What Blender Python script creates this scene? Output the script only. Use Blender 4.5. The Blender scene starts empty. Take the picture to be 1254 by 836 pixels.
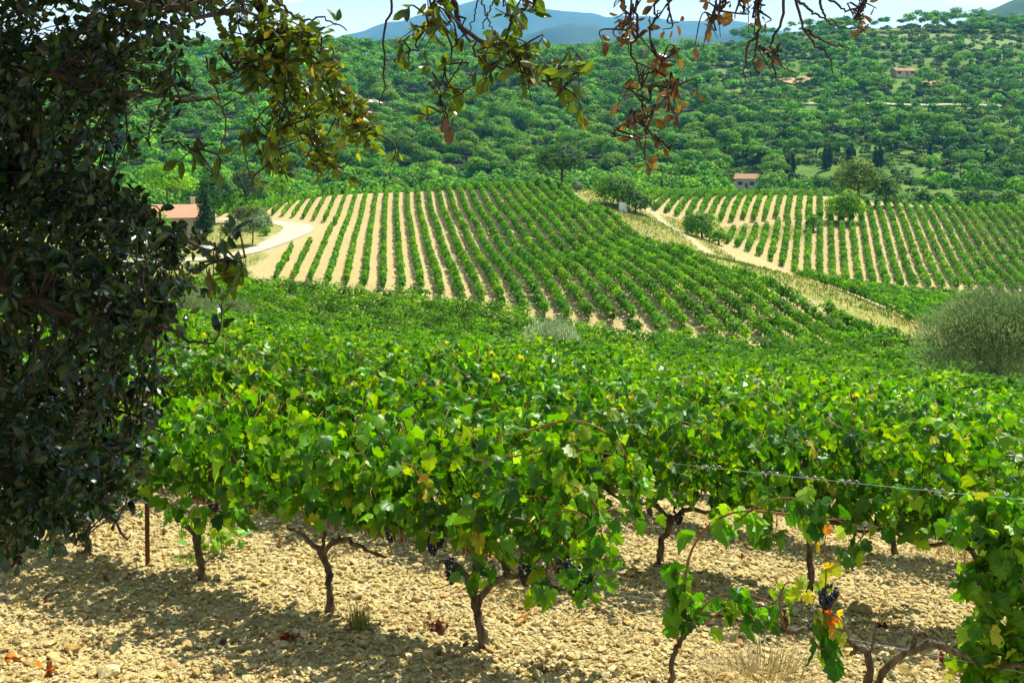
import bpy, math, random
import numpy as np
from math import radians, sin, cos, pi

SC = bpy.context.scene
COL = SC.collection
RNG = np.random.default_rng(7)

# ------------------------------------------------------------------ camera, sky, sun, exposure
F, CX, EYE = 1393.0, 627.0, 200.0           # focal length, centre column and eye-level line of the 1254 px photograph
cam_d = bpy.data.cameras.new('camera')
cam = bpy.data.objects.new('camera', cam_d)
COL.objects.link(cam)
cam_d.sensor_width = 36.0
cam_d.lens = 36.0 * F / 1254.0
cam_d.shift_y = -(418.0 - EYE) / 1254.0
cam_d.clip_start, cam_d.clip_end = 0.05, 30000.0
cam.location = (0, 0, 0)
cam.rotation_euler = (radians(90), 0, 0)
SC.camera = cam

SUN_EL, SUN_AZ = 58.0, 40.0                 # degrees; azimuth to the right of the view direction
world = bpy.data.worlds.new('World')
SC.world = world
world.use_nodes = True
wn, wl = world.node_tree.nodes, world.node_tree.links
bg = wn['Background']
sky = wn.new('ShaderNodeTexSky')
sky.sky_type = 'NISHITA'
sky.sun_disc = False
sky.sun_elevation = radians(SUN_EL)
sky.sun_rotation = radians(SUN_AZ)
sky.air_density = 1.0
sky.dust_density = 0.6
sky.ozone_density = 1.5
tc = wn.new('ShaderNodeTexCoord')
mp = wn.new('ShaderNodeMapping')
mp.inputs['Scale'].default_value = (2.2, 2.2, 9.0)
wl.new(tc.outputs['Generated'], mp.inputs['Vector'])
nz = wn.new('ShaderNodeTexNoise')
nz.inputs['Scale'].default_value = 1.6
nz.inputs['Detail'].default_value = 7.0
nz.inputs['Roughness'].default_value = 0.55
wl.new(mp.outputs['Vector'], nz.inputs['Vector'])
cr = wn.new('ShaderNodeValToRGB')
cr.color_ramp.elements[0].position = 0.50
cr.color_ramp.elements[1].position = 0.74
wl.new(nz.outputs['Fac'], cr.inputs['Fac'])
mx = wn.new('ShaderNodeMixRGB')
mx.inputs['Color2'].default_value = (34.0, 33.0, 31.0, 1)
spz = wn.new('ShaderNodeSeparateXYZ')
wl.new(tc.outputs['Generated'], spz.inputs[0])
hz = wn.new('ShaderNodeMapRange')                # the air whitens towards the horizon
hz.inputs['From Min'].default_value = 0.02; hz.inputs['From Max'].default_value = 0.20
hz.inputs['To Min'].default_value = 0.95; hz.inputs['To Max'].default_value = 0.0
wl.new(spz.outputs['Z'], hz.inputs['Value'])
mxf = wn.new('ShaderNodeMath'); mxf.operation = 'MAXIMUM'
wl.new(cr.outputs['Color'], mxf.inputs[0]); wl.new(hz.outputs['Result'], mxf.inputs[1])
wl.new(mxf.outputs[0], mx.inputs['Fac'])
wl.new(sky.outputs['Color'], mx.inputs['Color1'])
wl.new(mx.outputs['Color'], bg.inputs['Color'])
bg.inputs['Strength'].default_value = 0.050

sun_d = bpy.data.lights.new('sun', 'SUN')
sun = bpy.data.objects.new('sun', sun_d)
COL.objects.link(sun)
sun_d.energy = 5.0
sun_d.angle = radians(0.5)
sun_d.color = (1.0, 0.95, 0.81)
sun.rotation_euler = (radians(90 - SUN_EL), 0, radians(180 - SUN_AZ))
SUNV = np.array([sin(radians(SUN_AZ)) * cos(radians(SUN_EL)), cos(radians(SUN_AZ)) * cos(radians(SUN_EL)), sin(radians(SUN_EL))])

SC.view_settings.view_transform = 'Standard'
SC.view_settings.look = 'None'
SC.view_settings.exposure = 0.96
SC.view_settings.gamma = 1.0
SC.render.engine = 'CYCLES'
SC.cycles.max_bounces = 6
SC.cycles.diffuse_bounces = 2
SC.cycles.transmission_bounces = 4
SC.cycles.glossy_bounces = 2
SC.cycles.volume_bounces = 0
SC.cycles.caustics_reflective = False
SC.cycles.caustics_refractive = False
SC.cycles.use_denoising = True
SC.cycles.sample_clamp_indirect = 6.0

# ------------------------------------------------------------------ helpers
def P(px, py, d):
    """the place that the photograph shows at (px, py), d metres away"""
    return np.array([(px - CX) / F * d, d, -(py - EYE) / F * d])

def nrm(v):
    v = np.asarray(v, float)
    return v / np.maximum(np.linalg.norm(v, axis=-1, keepdims=True), 1e-9)

def hash2(ix, iy, seed):
    h = (ix.astype(np.int64) * 374761393 + iy.astype(np.int64) * 668265263 + seed * 1442695041) & 0xFFFFFFFF
    h = ((h ^ (h >> 13)) * 1274126177) & 0xFFFFFFFF
    return ((h ^ (h >> 16)) & 0xFFFF) / 65535.0

def vnoise(x, y, s=1.0, seed=0):
    x = np.asarray(x, float) / s; y = np.asarray(y, float) / s
    ix, iy = np.floor(x), np.floor(y)
    fx, fy = x - ix, y - iy
    fx, fy = fx * fx * (3 - 2 * fx), fy * fy * (3 - 2 * fy)
    a, b = hash2(ix, iy, seed), hash2(ix + 1, iy, seed)
    c, d = hash2(ix, iy + 1, seed), hash2(ix + 1, iy + 1, seed)
    return (a * (1 - fx) + b * fx) * (1 - fy) + (c * (1 - fx) + d * fx) * fy

def sstep(a, b, x):
    t = np.clip((x - a) / (b - a), 0, 1)
    return t * t * (3 - 2 * t)

class MB:
    """collects triangles and quads, then links them as ONE mesh object"""
    def __init__(self):
        self.v, self.t, self.q, self.c, self.n = [], [], [], [], 0
    def add(self, verts, tris=None, quads=None, col=None):
        verts = np.asarray(verts, float).reshape(-1, 3)
        if tris is not None and len(tris): self.t.append(np.asarray(tris).reshape(-1, 3) + self.n)
        if quads is not None and len(quads): self.q.append(np.asarray(quads).reshape(-1, 4) + self.n)
        self.v.append(verts)
        c = np.ones((len(verts), 3)) if col is None else np.broadcast_to(np.asarray(col, float), (len(verts), 3))
        self.c.append(c)
        self.n += len(verts)
    def mesh(self, name, mat, smooth=False, origin=None):
        v = np.concatenate(self.v)
        if origin is not None: v = v - np.asarray(origin)
        t = np.concatenate(self.t) if self.t else np.zeros((0, 3), int)
        q = np.concatenate(self.q) if self.q else np.zeros((0, 4), int)
        me = bpy.data.meshes.new(name)
        me.vertices.add(len(v)); me.vertices.foreach_set('co', v.astype(np.float32).ravel())
        loops = np.concatenate([t.ravel(), q.ravel()]).astype(np.int32)
        me.loops.add(len(loops)); me.loops.foreach_set('vertex_index', loops)
        st = np.concatenate([np.arange(len(t)) * 3, len(t) * 3 + np.arange(len(q)) * 4]).astype(np.int32)
        me.polygons.add(len(st)); me.polygons.foreach_set('loop_start', st)
        me.polygons.foreach_set('use_smooth', np.full(len(st), bool(smooth)))
        me.update(calc_edges=True)
        c = np.concatenate(self.c)
        at = me.color_attributes.new('tint', 'FLOAT_COLOR', 'POINT')
        at.data.foreach_set('color', np.concatenate([c, np.ones((len(c), 1))], 1).astype(np.float32).ravel())
        me.materials.append(mat)
        return me
    def build(self, name, mat, parent=None, smooth=False, origin=None):
        o = bpy.data.objects.new(name, self.mesh(name, mat, smooth, origin))
        COL.objects.link(o)
        if parent is not None: o.parent = parent
        elif origin is not None: o.location = tuple(origin)
        return o

def tag(o, label=None, cat=None, group=None, kind=None):
    if label: o['label'] = label
    if cat: o['category'] = cat
    if group: o['group'] = group
    if kind: o['kind'] = kind
    return o

def thing(name, label, cat, loc, rz=0.0, group=None, scale=1.0):
    o = bpy.data.objects.new(name, None)
    COL.objects.link(o)
    o.location = tuple(float(a) for a in loc)
    o.rotation_euler = (0, 0, rz)
    o.scale = (scale, scale, scale)
    o.empty_display_size = 0.2
    return tag(o, label, cat, group)

def dup(root, loc, rz, scale=1.0):
    r = root.copy(); COL.objects.link(r)
    r.location = tuple(float(a) for a in loc); r.rotation_euler = (0, 0, rz)
    r.scale = (scale, scale, scale) if np.isscalar(scale) else scale
    for ch in list(root.children):
        c = ch.copy(); COL.objects.link(c); c.parent = r
        for g in list(ch.children):
            d = g.copy(); COL.objects.link(d); d.parent = c
    return r

UNITS = ['', 'first', 'second', 'third', 'fourth', 'fifth', 'sixth', 'seventh', 'eighth', 'ninth', 'tenth', 'eleventh', 'twelfth', 'thirteenth',
         'fourteenth', 'fifteenth', 'sixteenth', 'seventeenth', 'eighteenth', 'nineteenth']
TENS = {20: 'twent', 30: 'thirt', 40: 'fort', 50: 'fift', 60: 'sixt', 70: 'sevent', 80: 'eight', 90: 'ninet'}
def ordinal(n):
    if n < 20: return UNITS[n]
    t, u = n // 10 * 10, n % 10
    return TENS[t] + ('ieth' if u == 0 else 'y-' + UNITS[u])

def smooth_path(pts, n):
    """Catmull-Rom through the given points"""
    pts = np.asarray(pts, float)
    if len(pts) < 3:
        t = np.linspace(0, 1, n)[:, None]
        return pts[0] * (1 - t) + pts[-1] * t
    pp = np.vstack([2 * pts[0] - pts[1], pts, 2 * pts[-1] - pts[-2]])
    seg = np.linspace(0, len(pts) - 1 - 1e-6, n)
    i = seg.astype(int); t = (seg - i)[:, None]
    p0, p1, p2, p3 = pp[i], pp[i + 1], pp[i + 2], pp[i + 3]
    return 0.5 * (2 * p1 + (p2 - p0) * t + (2 * p0 - 5 * p1 + 4 * p2 - p3) * t ** 2 + (3 * p1 - p0 - 3 * p2 + p3) * t ** 3)

def tube(mb, pts, rad, ns=6, col=None, knobbly=0.0, rng=RNG):
    pts = np.asarray(pts, float); n = len(pts)
    rad = np.broadcast_to(np.asarray(rad, float), (n,)) if np.ndim(rad) <= 1 and (np.ndim(rad) == 0 or len(rad) == n) else np.interp(np.linspace(0, 1, n), np.linspace(0, 1, len(rad)), rad)
    tg = nrm(np.gradient(pts, axis=0))
    up = np.array([0.13, 0.21, 0.97]) if abs(tg[:, 2].mean()) < 0.8 else np.array([0.97, 0.2, 0.1])
    a = nrm(np.cross(tg, up)); b = np.cross(tg, a)
    th = np.linspace(0, 2 * pi, ns, endpoint=False)
    r = rad[:, None] * (1 + knobbly * rng.uniform(-1, 1, (n, ns)))
    v = pts[:, None, :] + r[..., None] * (np.cos(th)[None, :, None] * a[:, None, :] + np.sin(th)[None, :, None] * b[:, None, :])
    i = np.arange(n - 1)[:, None] * ns; j = np.arange(ns)[None, :]; j2 = (j + 1) % ns
    q = np.stack([i + j, i + j2, i + ns + j2, i + ns + j], -1).reshape(-1, 4)
    v = v.reshape(-1, 3)
    v = np.vstack([v, pts[0], pts[-1]])
    k = n * ns
    jj = np.arange(ns); jn = (jj + 1) % ns
    t = np.vstack([np.stack([np.full(ns, k), jn, jj], 1), np.stack([np.full(ns, k + 1), (n - 1) * ns + jj, (n - 1) * ns + jn], 1)])
    mb.add(v, t, q, col)

# leaf templates: x across, y from the stalk to the tip, z out of the blade
def fan_template(half, cy, cz):
    r = [(x, y, z) for x, y, z in half]
    l = [(-x, y, z) for x, y, z in half[::-1] if x > 1e-6]
    per = r + l
    v = np.array(per + [(0, cy, cz)], float)
    n = len(per)
    return v, np.array([(i, (i + 1) % n, n) for i in range(n)])
VINE_LEAF = fan_template([(0, .10, 0), (.10, -.09, -.02), (.26, -.12, -.06), (.36, -.04, -.08), (.49, .06, -.13), (.49, .20, -.10), (.44, .28, -.05), (.54, .40, -.12),
                          (.57, .55, -.17), (.47, .62, -.10), (.36, .69, -.06), (.33, .84, -.10), (.15, .92, -.09), (0, 1.05, -.16)], .36, .05)
BLADE = (np.array([(0, 0, 0), (.40, .22, .10), (.44, .58, .10), (0, 1, -.06), (-.44, .58, .10), (-.40, .22, .10)], float), np.array([(0, 1, 2), (0, 2, 3), (0, 3, 4), (0, 4, 5)]))
OAK_LEAF = (np.array([(0, 0, 0), (0, .36, -.03), (0, .70, -.03), (0, 1, .03), (.19, .20, .05), (.27, .48, .07), (.20, .78, .05), (-.19, .20, .05), (-.27, .48, .07), (-.20, .78, .05)], float),
            np.array([(0, 4, 1), (1, 4, 5), (1, 5, 2), (2, 5, 6), (2, 6, 3), (0, 1, 7), (1, 8, 7), (1, 2, 8), (2, 9, 8), (2, 3, 9)]))
NARROW = (np.array([(0, 0, 0), (.09, .45, .02), (0, 1, 0), (-.09, .45, .02)], float), np.array([(0, 1, 2), (0, 2, 3)]))
STALK = (np.array([(0, 0, 0), (.10, .4, .02), (0, 1, .05), (-.10, .45, .02)], float), np.array([(0, 1, 2), (0, 2, 3)]))
TUFT = (np.array([(-.5, -.42, 0), (.38, -.5, .12), (.5, .42, 0), (-.40, .5, .12)], float), np.array([(0, 1, 2), (0, 2, 3)]))

def leaves(mb, pos, normal, tip, size, col, tpl=VINE_LEAF, curl=0.0, rng=RNG):
    tv, tt = tpl
    pos = np.asarray(pos, float); n = len(pos)
    if n == 0: return
    z = nrm(normal)
    tip = np.asarray(tip, float)
    y = nrm(tip - (tip * z).sum(1, keepdims=True) * z + 1e-6)
    x = np.cross(y, z)
    size = np.broadcast_to(size, (n,))
    T = np.broadcast_to(tv[None], (n,) + tv.shape).copy()
    if curl:
        c1 = rng.normal(0, curl, (n, 1)); c2 = rng.normal(-curl * .6, curl, (n, 1)); c3 = rng.normal(0, curl, (n, 1))
        T[..., 2] += c1 * T[..., 0] ** 2 * 2 + c2 * T[..., 1] ** 2 + c3 * T[..., 0] * T[..., 1]
        T[..., 2] += rng.normal(0, .02, T.shape[:2])
        T[..., :2] *= 1 + rng.normal(0, .05, T.shape[:2])[..., None]
    v = pos[:, None, :] + size[:, None, None] * (T[..., 0:1] * x[:, None, :] + T[..., 1:2] * y[:, None, :] + T[..., 2:3] * z[:, None, :])
    k = len(tv)
    t = (np.arange(n) * k)[:, None, None] + tt[None]
    c = np.repeat(np.broadcast_to(col, (n, 3)), k, axis=0)
    mb.add(v.reshape(-1, 3), t.reshape(-1, 3), None, c)

def rdir(rng, n):
    return nrm(rng.normal(0, 1, (n, 3)))

def pick(rng, n, cols, w, var=.26):
    cols = np.asarray(cols, float); w = np.asarray(w, float)
    i = rng.choice(len(cols), n, p=w / w.sum())
    return np.clip(cols[i] * np.exp(rng.normal(0, var, (n, 1))), 0, .9)

# ------------------------------------------------------------------ materials
def new_mat(name):
    m = bpy.data.materials.new(name); m.use_nodes = True
    nt = m.node_tree
    return m, nt.nodes, nt.links, nt.nodes['Principled BSDF'], nt.nodes['Material Output']

def leaf_mat(name, trans=.4, rough=.45, spec=.5, gain=(1.7, 1.7, .6), objvar=.0, huevar=.0):
    m, n, l, b, out = new_mat(name)
    at = n.new('ShaderNodeAttribute'); at.attribute_name = 'tint'
    src = at.outputs['Color']
    if objvar:
        oi = n.new('ShaderNodeObjectInfo')
        hs = n.new('ShaderNodeHueSaturation')
        mr = n.new('ShaderNodeMapRange'); mr.inputs['To Min'].default_value = 1 - objvar; mr.inputs['To Max'].default_value = 1 + objvar
        l.new(oi.outputs['Random'], mr.inputs['Value']); l.new(mr.outputs['Result'], hs.inputs['Value'])
        m2 = n.new('ShaderNodeMath'); m2.operation = 'MULTIPLY'; m2.inputs[1].default_value = 7.31
        l.new(oi.outputs['Random'], m2.inputs[0])
        m3 = n.new('ShaderNodeMath'); m3.operation = 'FRACT'; l.new(m2.outputs[0], m3.inputs[0])
        mr2 = n.new('ShaderNodeMapRange'); mr2.inputs['To Min'].default_value = .5 - huevar; mr2.inputs['To Max'].default_value = .5 + huevar
        l.new(m3.outputs[0], mr2.inputs['Value']); l.new(mr2.outputs['Result'], hs.inputs['Hue'])
        l.new(src, hs.inputs['Color']); src = hs.outputs['Color']
    b.inputs['Roughness'].default_value = rough
    b.inputs['Specular IOR Level'].default_value = spec
    l.new(src, b.inputs['Base Color'])
    tr = n.new('ShaderNodeBsdfTranslucent')
    mul = n.new('ShaderNodeMixRGB'); mul.blend_type = 'MULTIPLY'; mul.inputs['Fac'].default_value = 1
    mul.inputs['Color2'].default_value = (*gain, 1)
    l.new(src, mul.inputs['Color1']); l.new(mul.outputs['Color'], tr.inputs['Color'])
    mix = n.new('ShaderNodeMixShader'); mix.inputs['Fac'].default_value = trans
    l.new(b.outputs['BSDF'], mix.inputs[1]); l.new(tr.outputs['BSDF'], mix.inputs[2])
    l.new(mix.outputs['Shader'], out.inputs['Surface'])
    return m

def solid_mat(name, c1, c2=None, scale=8.0, rough=.8, bump=.0, bscale=None, tint=False, stretch=(1, 1, 1), metal=0.0, spec=.3):
    m, n, l, b, out = new_mat(name)
    b.inputs['Roughness'].default_value = rough
    b.inputs['Metallic'].default_value = metal
    b.inputs['Specular IOR Level'].default_value = spec
    tcn = n.new('ShaderNodeTexCoord'); mpn = n.new('ShaderNodeMapping'); mpn.inputs['Scale'].default_value = stretch
    l.new(tcn.outputs['Object'], mpn.inputs['Vector'])
    no = n.new('ShaderNodeTexNoise'); no.inputs['Scale'].default_value = scale; no.inputs['Detail'].default_value = 5
    l.new(mpn.outputs['Vector'], no.inputs['Vector'])
    mixc = n.new('ShaderNodeMixRGB')
    mixc.inputs['Color1'].default_value = (*c1, 1); mixc.inputs['Color2'].default_value = (*(c2 or c1), 1)
    rp = n.new('ShaderNodeValToRGB'); rp.color_ramp.elements[0].position = .35; rp.color_ramp.elements[1].position = .65
    l.new(no.outputs['Fac'], rp.inputs['Fac']); l.new(rp.outputs['Color'], mixc.inputs['Fac'])
    src = mixc.outputs['Color']
    if tint:
        at = n.new('ShaderNodeAttribute'); at.attribute_name = 'tint'
        mu = n.new('ShaderNodeMixRGB'); mu.blend_type = 'MULTIPLY'; mu.inputs['Fac'].default_value = 1
        l.new(src, mu.inputs['Color1']); l.new(at.outputs['Color'], mu.inputs['Color2']); src = mu.outputs['Color']
    l.new(src, b.inputs['Base Color'])
    if bump:
        n2 = n.new('ShaderNodeTexNoise'); n2.inputs['Scale'].default_value = bscale or scale * 2; n2.inputs['Detail'].default_value = 4
        l.new(mpn.outputs['Vector'], n2.inputs['Vector'])
        bp = n.new('ShaderNodeBump'); bp.inputs['Strength'].default_value = bump; bp.inputs['Distance'].default_value = .02
        l.new(n2.outputs['Fac'], bp.inputs['Height']); l.new(bp.outputs['Normal'], b.inputs['Normal'])
    return m

M_VINE = leaf_mat('vine_leaf', .36, .42, .32, (2.3, 2.1, .2), .10, .008)
M_VINE_FAR = leaf_mat('vine_leaf_distant', .40, .6, .1, (2.0, 1.9, .2), .06, .006)
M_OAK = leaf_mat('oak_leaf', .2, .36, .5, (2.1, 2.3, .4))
M_PINE = leaf_mat('pine_needles', .20, .7, .15, (1.8, 1.6, .3), .20, .016)
M_TREE = leaf_mat('tree_leaf', .50, .6, .2, (1.9, 1.8, .4), .08, .008)
M_GREY = leaf_mat('olive_leaf', .35, .5, .4, (1.3, 1.4, .8), .06, .006)
M_OAKLIT = leaf_mat('oak_leaf_sunlit', .42, .34, .5, (2.0, 1.8, .35))  # lit copy of the oak leaf, sunlight put into its translucency
M_GRASS = leaf_mat('grass_blade', .35, .6, .2, (1.3, 1.3, .7))
M_BARK = solid_mat('vine_bark', (.06, .042, .025), (.21, .155, .095), 26, .95, 1.0, 70, stretch=(1, 1, .25))
M_OAKBARK = solid_mat('oak_bark', (.022, .017, .012), (.055, .042, .03), 30, .9, .5, 60)
M_TREEBARK = solid_mat('tree_bark', (.07, .05, .035), (.13, .10, .075), 3, .9)
M_CANE = solid_mat('vine_cane', (.20, .075, .025), (.28, .12, .04), 14, .6)
M_GRAPE = solid_mat('grape_skin', (.008, .009, .022), (.03, .035, .075), 60, .38)
M_STONE = solid_mat('limestone', (.40, .315, .14), (.68, .575, .32), 30, .9, .3, 80, tint=True)
M_STEEL = solid_mat('galvanised_wire', (.45, .47, .47), (.6, .6, .6), 20, .35, metal=.8)
M_RUST = solid_mat('rusty_post', (.11, .045, .02), (.17, .075, .035), 30, .8, .3)
M_WALL = solid_mat('render_wall', (.62, .48, .30), (.68, .55, .37), 1.5, .9)
M_WALLW = solid_mat('pale_wall', (.66, .60, .48), (.72, .66, .54), 1.5, .9)
M_ROOF = solid_mat('roof_tile', (.52, .27, .15), (.66, .42, .27), 5, .9, .6, 9)
M_DARK = solid_mat('dark_opening', (.03, .028, .025), (.05, .045, .04), 3, .5)
M_WHITE = solid_mat('white_paint', (.78, .78, .78), (.82, .82, .82), 5, .5)
M_WOOD = solid_mat('grey_wood', (.16, .13, .10), (.24, .20, .16), 6, .9)
M_DRY = solid_mat('dry_leaf', (.30, .09, .02), (.42, .16, .04), 30, .8)

# ------------------------------------------------------------------ terrain
RD = np.array([-.874, .486]); PERP = np.array([.486, .874]); P0 = np.array([-.186, 7.0])
PN = [-30, -9, -6, -4, -2, -1, 0, 2.2, 4.4, 10, 18, 30, 40, 50, 60, 72, 90]
ZN = [0.5, -1.45, -1.7, -2.35, -2.86, -2.93, -2.97, -3.12, -3.45, -4.45, -5.80, -7.9, -9.8, -12.0, -14.0, -15.6, -16.0]
def perp_of(x, y): return PERP[0] * x + PERP[1] * y - 6.03

def tps(pts):
    pts = np.asarray(pts, float); X = pts[:, :2] / 100.0; n = len(X)
    def phi(r2): return np.where(r2 > 0, r2 * np.log(np.maximum(r2, 1e-12)), 0)
    K = phi(((X[:, None] - X[None]) ** 2).sum(-1)) + np.eye(n) * 1e-3
    Q = np.hstack([np.ones((n, 1)), X])
    A = np.block([[K, Q], [Q.T, np.zeros((3, 3))]])
    w = np.linalg.solve(A, np.concatenate([pts[:, 2], np.zeros(3)]))
    def f(x, y):
        x = np.asarray(x, float); sh = x.shape
        q = np.stack([x.ravel(), np.asarray(y, float).ravel()], 1) / 100.0
        o = np.empty(len(q))
        for i in range(0, len(q), 20000):
            s = q[i:i + 20000]
            o[i:i + 20000] = phi(((s[:, None] - X[None]) ** 2).sum(-1)) @ w[:n] + w[n] + s @ w[n + 1:]
        return o.reshape(sh)
    return f

mid = [P(*a) for a in [(310, 345, 131), (420, 352, 125), (500, 360, 122), (640, 385, 115), (800, 405, 108), (930, 425, 100), (1130, 440, 88),
                       (490, 290, 170), (350, 290, 168), (640, 300, 165), (480, 236, 237), (330, 252, 230), (600, 231, 235), (695, 234, 225), (400, 240, 235),
                       (560, 262, 200), (420, 268, 200), (700, 320, 150), (840, 312, 150), (1000, 367, 116), (770, 270, 185),
                       (250, 290, 170), (150, 300, 165), (0, 310, 160), (200, 262, 230), (0, 270, 230),
                       (800, 262, 212), (860, 292, 190), (930, 330, 165), (1020, 350, 148), (1130, 398, 118), (1254, 400, 120),
                       (1000, 343, 172), (1110, 349, 169), (1254, 353, 165), (880, 292, 202), (1060, 252, 240), (1250, 259, 235), (1150, 300, 200), (1000, 295, 200),
                       (850, 270, 216), (980, 270, 216), (800, 240, 258), (1000, 240, 258), (1400, 360, 165), (1400, 270, 235), (1400, 420, 110)]]
for d in (25, 35, 45, 55):
    for px in (-200, 250, 627, 950, 1300):
        x = (px - CX) / F * d
        mid.append(np.array([x, d, np.interp(perp_of(x, d), PN, ZN)]))
for px in (-300, 200, 627, 1000, 1500):
    mid.append(P(px, 285, 300)); mid.append(P(px, 300, 340))
for px in (100, 627, 1200):
    x = (px - CX) / F * 80
    mid.append(np.array([x, 80, -16.2 if px < 900 else -14.8]))
H_MID = tps(mid)
far = []
for d, ys in ((290, (285, 285, 285, 280, 272, 262, 262)), (340, (268, 268, 268, 262, 250, 246, 246)), (390, (244, 244, 244, 240, 214, 208, 208)),
              (450, (196, 198, 200, 196, 172, 168, 165)), (520, (150, 150, 150, 150, 130, 128, 122)), (600, (98, 98, 98, 104, 88, 84, 78)),
              (670, (78, 76, 72, 78, 52, 46, 38)), (720, (76, 74, 70, 70, 42, 33, 22)), (850, (130, 130, 130, 110, 58, 50, 40)), (1100, (170, 170, 170, 150, 110, 110, 100))):
    for px, y in zip((-250, 150, 500, 780, 980, 1150, 1450), ys):
        far.append(P(px, y, d))
H_FAR = tps(far)

def H(x, y):
    x = np.asarray(x, float); y = np.asarray(y, float)
    x, y = np.broadcast_arrays(x, y)
    zn = np.interp(perp_of(x, y), PN, ZN)
    ys = np.clip(y, 20, 1100); 
    k = ys / np.maximum(y, 1e-3)
    xs = np.clip(np.where(y > 1100, x * k, x), -.75 * ys - 25, .75 * ys + 25)
    zm = H_MID(xs, np.minimum(ys, 345))
    zf = H_FAR(xs, np.maximum(ys, 280))
    z = zn + (zm - zn) * sstep(26, 50, y)
    z = z + (zf - z) * sstep(262, 330, y)
    z = z + 1.2 * (vnoise(x, y, 23, 3) - .5) * sstep(280, 340, y)
    z = z + (50 - z) * sstep(1000, 1800, y) 
    z = np.where(y < 1, zn, z)
    return z

def Hp(px, d):
    x = (px - CX) / F * d
    return np.array([x, d, float(H(np.array([x]), np.array([d]))[0])])

def ribbon_dist(x, y, poly):
    """distance in the ground plane to a polyline"""
    best = np.full(np.shape(x), 1e9)
    for (x0, y0), (x1, y1) in zip(poly[:-1], poly[1:]):
        dx, dy = x1 - x0, y1 - y0
        t = np.clip(((x - x0) * dx + (y - y0) * dy) / (dx * dx + dy * dy), 0, 1)
        best = np.minimum(best, np.hypot(x - x0 - t * dx, y - y0 - t * dy))
    return best

S1 = .1055; S2 = -.272                      # the row directions of the two hillside vineyards
LOW_S = [-18, -16, -5.4, 1.8, 13.2, 24.8, 32.3, 41.1, 44]; LOW_Y = [133, 131, 125.5, 122, 115, 108, 100, 89, 87]
def s_edge(y): return np.interp(y, [88, 115, 150, 225, 240], [43, 42, 38.6, 34.7, 34])
def xy(px, d): return ((px - CX) / F * d, d)
ROAD = [xy(225, 205), xy(285, 203), xy(335, 196), xy(358, 190), xy(366, 182), xy(355, 170), xy(330, 160), xy(295, 152), xy(240, 148), xy(120, 146)]
PATH = [xy(770, 240), xy(792, 222), xy(812, 205), xy(838, 188), xy(870, 170), (39, 152), (44.5, 135), (47.5, 118), (49, 100), (50, 84)]

def zones(x, y, z=None):
    """soil, grass, pale track: three masks between 0 and 1"""
    s = x + S1 * y; s2 = x + S2 * y
    n1 = (vnoise(x, y, 5, 11) - .5) * 3
    soil = np.zeros_like(x); grass = np.zeros_like(x)
    near = y < 75
    hill = (y > np.interp(s, LOW_S, LOW_Y) - 4) & (y < 250) & (s < s_edge(y) + .6 + n1 * .3) & (s > np.where(y > 192, -60, -17.5 + n1))
    rf = (y > 150) & (y < 246) & (s2 > -24) & (s2 < 90) & (s > 52)
    ub = (y > 212) & (y < 264) & (s2 > -38) & (s2 < 3)
    blk = (s > 53.5) & (s < 89) & (y > 100) & (y < 152)
    valley = (y <= np.interp(s, LOW_S, LOW_Y) - 4)
    soil = np.where(near | hill | rf | ub | blk | (valley & (s < 44)), 1.0, 0.0)
    grass = np.where((soil < .5) & (y < 275), 1.0, 0.0)
    terr = (s2 > -38) & (s2 < -2) & (y > 202 + n1) & (y < 213 + n1)
    grass = np.where(terr, 1.0, grass); soil = np.where(terr, 0.0, soil)
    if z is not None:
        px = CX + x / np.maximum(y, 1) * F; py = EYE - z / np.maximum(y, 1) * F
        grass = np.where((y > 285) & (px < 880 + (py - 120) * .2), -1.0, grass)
    rd = ribbon_dist(x, y, PATH)
    track = np.clip(1.25 - rd / 1.25 + n1 * .12, 0, 1)
    return soil, grass, np.where(y > 70, track, 0)

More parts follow.
